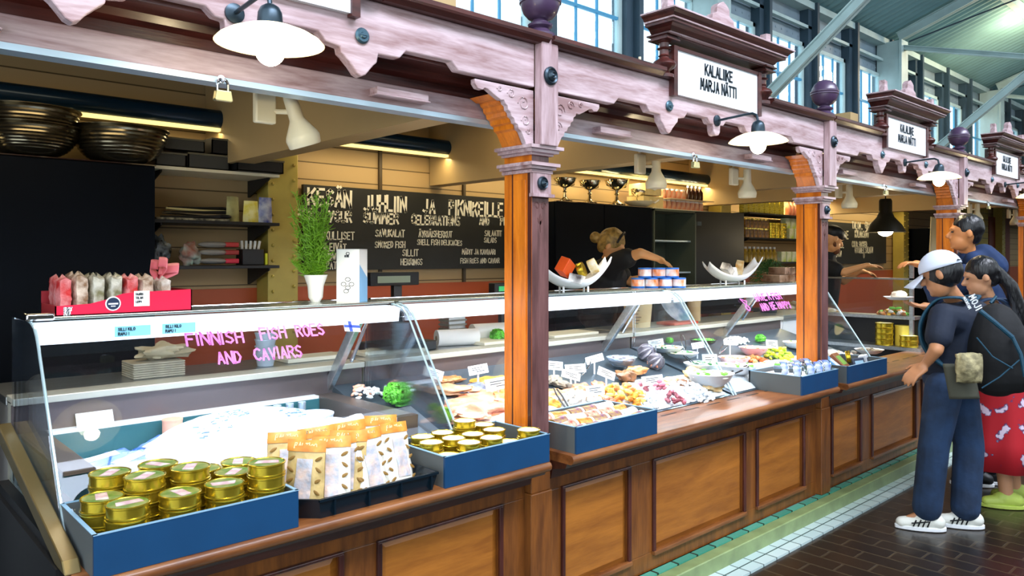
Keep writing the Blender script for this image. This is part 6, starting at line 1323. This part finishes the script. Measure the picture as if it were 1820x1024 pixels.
# ---- man in the white cap (faces camera-left, looking down)
F1 = (LEFT*.74+FW*.67).normalized(); FS = (LEFT*.95+FW*.25).normalized(); Lh = UP.cross(F1)
J = dict(head=pf(1672, 488, 4.30), neck=pf(1700, 537, 4.36), chest=pf(1708, 575, 4.38), pelvis=pf(1690, 672, 4.40), shL=pf(1676, 562, 4.24), elL=pf(1664, 622, 4.16), wrL=pf(1645, 648, 4.22), shR=pf(1736, 556, 4.50), elR=pf(1690, 590, 4.70), wrR=pf(1652, 545, 4.78),
         hipL=pf(1678, 690, 4.32), hipR=pf(1704, 690, 4.46), knL=pf(1660, 792, 4.30), knR=pf(1722, 790, 4.42), anL=pf(1648, 912, 4.32), anR=pf(1716, 912, 4.36))
J['toeL'] = J['anL']+FS*.14; J['toeL'].z = .04; J['toeR'] = J['anR']+FS*.12; J['toeR'].z = .04
man = person('man in white cap, navy t-shirt and blue jeans standing at the counter', (J['pelvis'].x, J['pelvis'].y, 0), J, M['skin2'], F1+V((0, 0, -.35)), [(J['wrL'], LEFT*.7+V((0, 0, -.55)), -UP+FW*.4, FW, .35), (J['wrR'], LEFT+V((0, 0, .05)), UP, FW, .25)])
vest(J, M['navy'], man, .016, 'shirt', .62)
b = MB(); b.ell(J['pelvis'], (.15, .15, .12))
for a in 'LR': b.cap(J['hip'+a], J['kn'+a], .102, .082); b.cap(J['kn'+a], J['an'+a]+V((0, 0, .03)), .082, .078)
b.build('jeans', M['jeans'], man, voxel=.009, smooth=3)
wt = mat('white_leather', (222, 222, 212), .5)
for a in 'LR': shoe(J['an'+a], FS, man, wt, M['white'], extra=True)
Fh, Lx, Ux = frame(F1+V((0, 0, -.35))); Rh = Matrix((Fh, Lx, Ux)).transposed(); hc = J['head']
b = MB(); b.ell(hc+Ux*.012-Fh*.022, (.100, .082, .098), Rh, 20, 14); b.ell(hc-Fh*.055-Ux*.03, (.045, .066, .05), Rh); b.build('hair', M['hair'], man, voxel=.007, smooth=2)
capm = mat('white_blue_cap', (214, 222, 240), .7)
b = MB()
def capf(a, c):
    q = a*2*math.pi; e = c*math.pi/2; r = V((.112*math.cos(q)*math.cos(e), .092*math.sin(q)*math.cos(e), .105*math.sin(e))); return hc+Ux*.032-Fh*.010+Fh*r.x+Lx*r.y+Ux*r.z
b.grid(capf, 28, 9); cp = b.build('cap', capm, man, solid=.004, ang=80)
b = MB(); b.grid(lambda a, c: hc+Ux*(.034-.045*c-.03*abs(a-.5)**2*4)+Fh*(.075+.13*c*(1-.5*(2*a-1)**2))+Lx*((a-.5)*.165), 12, 6); b.build('cap_brim', capm, cp, solid=.004, ang=80)
b = MB(); b.grid(lambda a, c: hc+Ux*(.045+.045*c*math.sin(a*math.pi))-Fh*(.1235-.022*c)+Lx*((a-.5)*.09), 10, 3); b.build('cap_opening', M['hair'], cp, ang=80)
t = MB().lathe([(.030, -.012), (.034, -.012), (.034, .012), (.030, .012)], (0, 0, 0), 18, V((0, 0, 1)).rotation_difference((J['elR']-J['wrR']).normalized()).to_matrix().to_4x4()); t.v = [tuple(V(p)+J['wrR']+(J['elR']-J['wrR']).normalized()*.03) for p in t.v]; t.build('wrist_watch', M['steel'], man)
pl_ = thing('paper_plate', 'white plate with a pale bun held out by the man in the cap', 'plate', pf(1597, 533, 4.78), local=True); MB().lathe([(0, 0), (.05, 0), (.085, .018), (.088, .02), (.05, .006), (0, .006)], n=28).build('plate', M['white'], pl_); MB().ell((0.01, 0, .03), (.05, .045, .028), jit=.3).build('bun', mat('pale_bun', (236, 220, 196), .6), pl_)
# backpack
def backpack(c, back, w_, h, d_, lab, m, strap_m, J, extras=True):
    t = thing('backpack', lab, 'backpack', c, local=True); Fb = V(back).normalized(); Lb = UP.cross(Fb); Rb = Matrix((Fb, Lb, UP)).transposed()
    b = MB(); b.ell((0, 0, 0), (d_*.5, w_*.5, h*.5), Rb, 20, 14); b.cap(UP*h*.18, UP*(-h*.25), w_*.40, w_*.44); b.cap(Fb*d_*.25+UP*h*.08, Fb*d_*.28-UP*h*.26, w_*.30, w_*.34)
    b.build('bag_body', m, t, voxel=.010, smooth=5)
    b = MB(); b.cap(Fb*d_*.5-UP*h*.15+Lb*w_*.1, Fb*d_*.5-UP*h*.30-Lb*w_*.1, .055, .06); b.build('front_pocket', m, t, voxel=.010, smooth=4)
    b = MB(); b.tube([UP*h*.5+Fb*-.02+Lb*.03, UP*h*.57, UP*h*.5+Fb*-.02-Lb*.03], .008, 6); b.build('carry_loop', strap_m, t)
    for a in ('L', 'R'):
        s0 = J['sh'+a]-V(c); inn = (J['neck']-V(c)-s0)*.40; p = [UP*h*.38-Fb*d_*.2+(s0+inn)*.3, s0+inn+UP*.075+Fb*.05, s0+inn*.9+UP*.055-Fb*.06, s0+inn*.7-UP*.08-Fb*.13, s0+inn*.3-UP*.22-Fb*.08, -UP*h*.32-Fb*d_*.3+(s0-UP*s0.z)*.35]
        b = MB(); N = 24; Q = []
        for i in range(N+1):
            x = i/N*(len(p)-1); k = min(int(x), len(p)-2); f_ = x-k; pa = p[max(k-1, 0)]; pb = p[k]; pc = p[k+1]; pd = p[min(k+2, len(p)-1)]
            Q.append(.5*((2*pb)+(pc-pa)*f_+(2*pa-5*pb+4*pc-pd)*f_*f_+(3*pb-pa-3*pc+pd)*f_**3))
        b.grid(lambda u_, v_: Q[min(int(u_*N+.5), N)]+Lb*((v_-.5)*.085), N, 2); so = b.build('strap', strap_m, t, solid=.012, ang=80)
    return t, Fb, Lb
teal = mat('teal_strap', (14, 66, 88), .6, bump=.3, bscale=60)
bc = pf(1770, 618, 4.24); bp, Fb, Lb = backpack(bc, -F1, .34, .50, .30, 'large black backpack with teal straps on the man in the white cap', M['blackc'], teal, J)
b = MB()
def side(a, c): return Lb*0
b = MB()
for (u0, v0, u1, v1, u2, v2, r_) in ((1742, 552, 1768, 572, 1800, 600, .012), (1800, 600, 1818, 625, 1822, 670, .010), (1736, 600, 1760, 640, 1800, 655, .004), (1745, 690, 1775, 676, 1812, 640, .004)):
    b.tube([pf(u0, v0, 4.07)-V(bc), pf((u0+2*u1+u2)/4, (v0+2*v1+v2)/4, 4.045)-V(bc), pf(u2, v2, 4.03)-V(bc)], r_, 8)
b.build('compression_strap', teal, bp)
L = MB(); T = Matrix.Translation(pf(1722, 528, 4.06)-V(bc)) @ Matrix.Rotation(math.radians(-42.76), 4, 'Z') @ Matrix.Rotation(math.radians(-62), 4, 'Y').inverted()
letters(L, 'MOJI', .034, .006, T, .9, .04); letters(L, 'MOUNTAIN', .014, .0028, T @ Matrix.Translation((-.01, 0, -.03)), .8, .04); 
L.build('strap_lettering', M['white'], bp, sm=False)
b = MB(); b.grid(lambda a, c: pf(1722+(a-.5)*44, 654+(c-.5)*50, 4.02-.05*math.sin(a*math.pi)*math.sin(c*math.pi)+.01*noise.noise(V((a*6, c*6, 0))))-V(bc), 12, 12); b.build('mesh_pocket', mat('beige_crumple', (150, 140, 104), .8, noise_s=24, amt=.4, bump=1, bscale=30), bp, solid=.02, ang=180, label='beige crumpled side pocket')
b = MB(); b.grid(lambda a, c: pf(1702+(a-.5)*52+12*c, 678+(c-.5)*62, 4.09-.03*math.sin(a*math.pi))-V(bc), 10, 10); b.build('hip_flap', mat('khaki_flap', (70, 70, 58), .8), bp, solid=.015, ang=180, label='dark khaki hanging flap')
# ---- tall man in the blue hoodie
F2 = (LEFT*.90+FW*.30).normalized()
K = dict(head=pf(1715, 414, 5.20), neck=pf(1722, 455, 5.25), chest=pf(1738, 510, 5.25), pelvis=pf(1738, 640, 5.25), shL=pf(1712, 492, 5.08), elL=pf(1672, 525, 5.15), wrL=pf(1636, 470, 5.3), shR=pf(1742, 488, 5.45), elR=pf(1730, 560, 5.5), wrR=pf(1700, 600, 5.5),
         hipL=pf(1730, 650, 5.17), hipR=pf(1748, 650, 5.33), knL=pf(1735, 740, 5.15), knR=pf(1755, 740, 5.3), anL=pf(1738, 828, 5.15), anR=pf(1762, 830, 5.2))
for a in 'LR': K['toe'+a] = K['an'+a]+F2*.14; K['toe'+a].z = .04
man2 = person('tall dark haired man in a navy hoodie, reaching an arm over the counter', (K['pelvis'].x, K['pelvis'].y, 0), K, mat('skin_warm', (214, 140, 84), .5), F2, [(K['wrL'], LEFT+V((0, 0, .15)), -UP, FW, .45), (K['wrR'], LEFT-UP*.4, -UP, FW, .4)])
vest(K, mat('hoodie_navy', (18, 44, 84), .85, noise_s=6, amt=.3, bump=.5, bscale=12), man2, .03, 'hoodie', 1.55)
b = MB(); nk = K['neck']; b.cap(nk-F2*.09+UP*.0+RT*0, nk-F2*.14-UP*.07, .085, .10); b.cap(nk+UP.cross(F2)*.09-UP*.02, nk-F2*.10-UP*.02, .05, .075); b.cap(nk-UP.cross(F2)*.09-UP*.02, nk-F2*.10-UP*.02, .05, .075); b.build('hood', mat('hoodie_navy', (18, 44, 84)), man2, voxel=.009, smooth=4)
b = MB(); b.ell(K['pelvis'], (.14, .14, .12))
for a in 'LR': b.cap(K['hip'+a], K['kn'+a], .095, .07); b.cap(K['kn'+a], K['an'+a], .07, .06); shoe(K['an'+a], F2, man2, M['black'], M['white'])
b.build('trousers', mat('dark_denim', (16, 26, 44), .85), man2, voxel=.01, smooth=3)
def hair(c, F, par, m, s=1.0, extra=None):
    F, L, U = frame(F); R = Matrix((F, L, U)).transposed(); b = MB(); b.ell(c+U*.035*s-F*.022*s, (.098*s, .084*s, .098*s), R, 20, 14, jit=.06); b.ell(c-F*.058*s-U*.02*s, (.045*s, .066*s, .06*s), R)
    if extra: extra(b, F, L, U)
    return b.build('hair', m, par, voxel=.007, smooth=1)
hair(K['head'], F2, man2, M['hair'])
# ---- girl with the ponytail
F3 = (LEFT*.93+FW*.25).normalized()
G_ = dict(head=pf(1742, 492, 4.75), neck=pf(1758, 540, 4.80), chest=pf(1772, 590, 4.80), pelvis=pf(1780, 680, 4.80), shL=pf(1758, 562, 4.66), elL=pf(1742, 630, 4.66), wrL=pf(1720, 680, 4.7), shR=pf(1778, 560, 4.93), elR=pf(1760, 630, 4.98), wrR=pf(1740, 640, 4.98),
          hipL=pf(1775, 695, 4.74), hipR=pf(1790, 695, 4.86), knL=pf(1782, 800, 4.72), knR=pf(1794, 800, 4.86), anL=pf(1790, 895, 4.70), anR=pf(1806, 890, 4.85))
for a in 'LR': G_['toe'+a] = G_['an'+a]+F3*.13; G_['toe'+a].z = .035
girl = person('girl with a long black ponytail, white top, red flowered skirt and lime shoes', (G_['pelvis'].x, G_['pelvis'].y, 0), G_, M['skin'], F3+V((0, 0, -.25)), [(G_['wrL'], LEFT-UP*.5, -UP, FW, .3), (G_['wrR'], LEFT, -UP, FW, .3)], .96)
vest(G_, mat('white_top', (214, 218, 226), .8), girl, .006, 'top', .5)
hc3 = G_['head']; 
hr = hair(hc3, F3+V((0, 0, -.25)), girl, M['hair'], .98, lambda b, F, L, U: (b.cap(hc3-F*.10+U*.01, hc3-F*.17-UP*.10, .035, .045), b.cap(hc3-F*.17-UP*.10, hc3-F*.24-UP*.30, .045, .038), b.cap(hc3-F*.24-UP*.30, hc3-F*.30-UP*.46, .038, .012)))
skm = mat('red_flower_skirt', (176, 14, 30), .8, noise_s=11, rgb2=(176, 14, 30)); nt = skm.node_tree; rmp = [n for n in nt.nodes if n.type == 'VALTORGB'][0]; rmp.color_ramp.elements[0].position = .56; rmp.color_ramp.elements[1].position = .62; rmp.color_ramp.elements[1].color = (*lin((220, 200, 220)), 1); e_ = rmp.color_ramp.elements.new(.58); e_.color = (*lin((60, 40, 90)), 1)
pv = G_['pelvis']; b = MB(); nA = 60; prof = [(.155, .05), (.175, -.05), (.20, -.2), (.225, -.35), (.25, -.52), (.235, -.52)]
vs = []
for r, z in prof:
    for k in range(nA): a = 2*math.pi*k/nA; rr = r*(1+.10*math.sin(a*9)*max(0, -z)); vs.append(tuple(pv+V((rr*math.cos(a), rr*math.sin(a), z))))
b.add(vs, [(i*nA+k, i*nA+(k+1) % nA, (i+1)*nA+(k+1) % nA, (i+1)*nA+k) for i in range(len(prof)-1) for k in range(nA)]); b.build('skirt', skm, girl, ang=180)
lime = mat('lime_shoe', (186, 206, 90), .5)
for a in 'LR': shoe(G_['an'+a], F3, girl, lime, lime, .25)
backpack(pf(1828, 605, 4.82), -F3, .28, .40, .20, 'dark blue backpack worn by the girl with the ponytail', M['navy'], mat('strap_blue', (24, 50, 80), .7), G_)
o = MB().grid(lambda a, c: pf(1742+(a-.5)*34*(1+.5*c)+4*math.sin(c*9), 738+c*78, 5.0+.05*math.sin(a*7)), 12, 12).build('plastic_bag', mat('bright_blue_bag', (20, 110, 200), .4, bump=.5), solid=.02, ang=180); tag(o, 'bright blue bag hanging behind the man in jeans', 'bag')
# ---- shop assistant with fair hair, bending right
F4 = (RT*.80-FW*.25-UP*.45).normalized()
W = dict(head=pf(1088, 438, 5.72), neck=pf(1080, 464, 5.78), chest=pf(1078, 495, 5.80), pelvis=pf(1062, 560, 5.85), shL=pf(1092, 480, 5.98), elL=pf(1120, 500, 5.95), wrL=pf(1155, 492, 5.8), shR=pf(1096, 466, 5.62), elR=pf(1138, 450, 5.50), wrR=pf(1170, 460, 5.55),
         hipL=pf(1066, 575, 5.93), hipR=pf(1060, 575, 5.77), knL=pf(1070, 690, 5.9), knR=pf(1064, 690, 5.77), anL=pf(1068, 798, 5.93), anR=pf(1060, 802, 5.8))
for a in 'LR': W['an'+a].z = .09; W['toe'+a] = W['an'+a]+RT*.13; W['toe'+a].z = .04
wo = person('fair haired shop assistant in black bending forward behind the second case', (W['pelvis'].x, W['pelvis'].y, 0), W, mat('skin_fair', (222, 160, 104), .5), F4, [(W['wrR'], RT-UP*.55, -UP*.5-RT, -FW, .4), (W['wrL'], RT-UP*.3, -UP, -FW, .4)])
vest(W, M['blackc'], wo, .02, 'shirt', .45)
hw = W['head']; hair(hw, F4, wo, M['blond'], 1.04, lambda b, F, L, U: b.ell(hw-F*.145-U*.0, (.04, .045, .045)))
Fq, Lq, Uq = frame(F4); b = MB(); b.tube([hw+Uq*.12*math.cos(q)+Lq*.088*math.sin(q)+Fq*.035+Uq*.015 for q in [-1.3+i*.26 for i in range(11)]], .009, 6); b.build('headband', M['black'], wo)
b = MB(); b.ell(W['pelvis'], (.15, .15, .12)); 
for a in 'LR': b.cap(W['hip'+a], W['kn'+a], .09, .07); b.cap(W['kn'+a], W['an'+a], .07, .055); shoe(W['an'+a], RT, wo, M['black'], M['black'])
b.build('trousers', M['blackc'], wo, voxel=.01, smooth=3)
# ---- man behind the counter
F5 = (RT*.85-UP*.35+FW*.1).normalized()
Q = dict(head=pf(1481, 425, 7.35), neck=pf(1472, 450, 7.4), chest=pf(1466, 485, 7.4), pelvis=pf(1460, 560, 7.4), shL=pf(1470, 475, 7.58), elL=pf(1500, 500, 7.5), wrL=pf(1530, 482, 7.4), shR=pf(1472, 475, 7.22), elR=pf(1500, 484, 7.12), wrR=pf(1538, 472, 7.1),
         hipL=pf(1462, 575, 7.5), hipR=pf(1458, 575, 7.3), knL=pf(1462, 660, 7.48), knR=pf(1458, 660, 7.3), anL=pf(1462, 730, 7.5), anR=pf(1458, 730, 7.3))
for a in 'LR': Q['an'+a].z = .09; Q['toe'+a] = Q['an'+a]+RT*.13; Q['toe'+a].z = .04
mb = person('bearded shop man in black cap and shirt, reaching out beside the second post', (Q['pelvis'].x, Q['pelvis'].y, 0), Q, mat('skin_fair', (222, 160, 104)), F5, [(Q['wrR'], RT, -UP, -FW, .25), (Q['wrL'], RT-UP*.2, -UP, -FW, .3)])
vest(Q, M['blackc'], mb, .02, 'shirt', .5)
b = MB(); b.ell(Q['pelvis'], (.15, .15, .12)); 
for a in 'LR': b.cap(Q['hip'+a], Q['kn'+a], .09, .07); b.cap(Q['kn'+a], Q['an'+a], .07, .055); shoe(Q['an'+a], RT, mb, M['black'], M['black'])
b.build('trousers', M['blackc'], mb, voxel=.01, smooth=3)
hq = Q['head']; Fq, Lq, Uq = frame(F5); Rq = Matrix((Fq, Lq, Uq)).transposed()
b = MB(); b.ell(hq+Uq*.055-Fq*.012, (.112, .092, .078), Rq, 20, 12); b.cap(hq+Uq*.05+Fq*.08-Lq*.03, hq+Uq*.05+Fq*.08+Lq*.03, .022); b.build('cap', M['black'], mb, voxel=.007, smooth=2)
b = MB(); b.ell(hq+Fq*.068-Uq*.092, (.038, .042, .04), Rq); b.cap(hq+Lq*.06-Uq*.05, hq+Fq*.06-Uq*.09, .016, .02); b.cap(hq-Lq*.06-Uq*.05, hq+Fq*.06-Uq*.09, .016, .02); b.build('beard', mat('ginger_beard', (110, 66, 36), .8, bump=1), mb, voxel=.006, smooth=1)
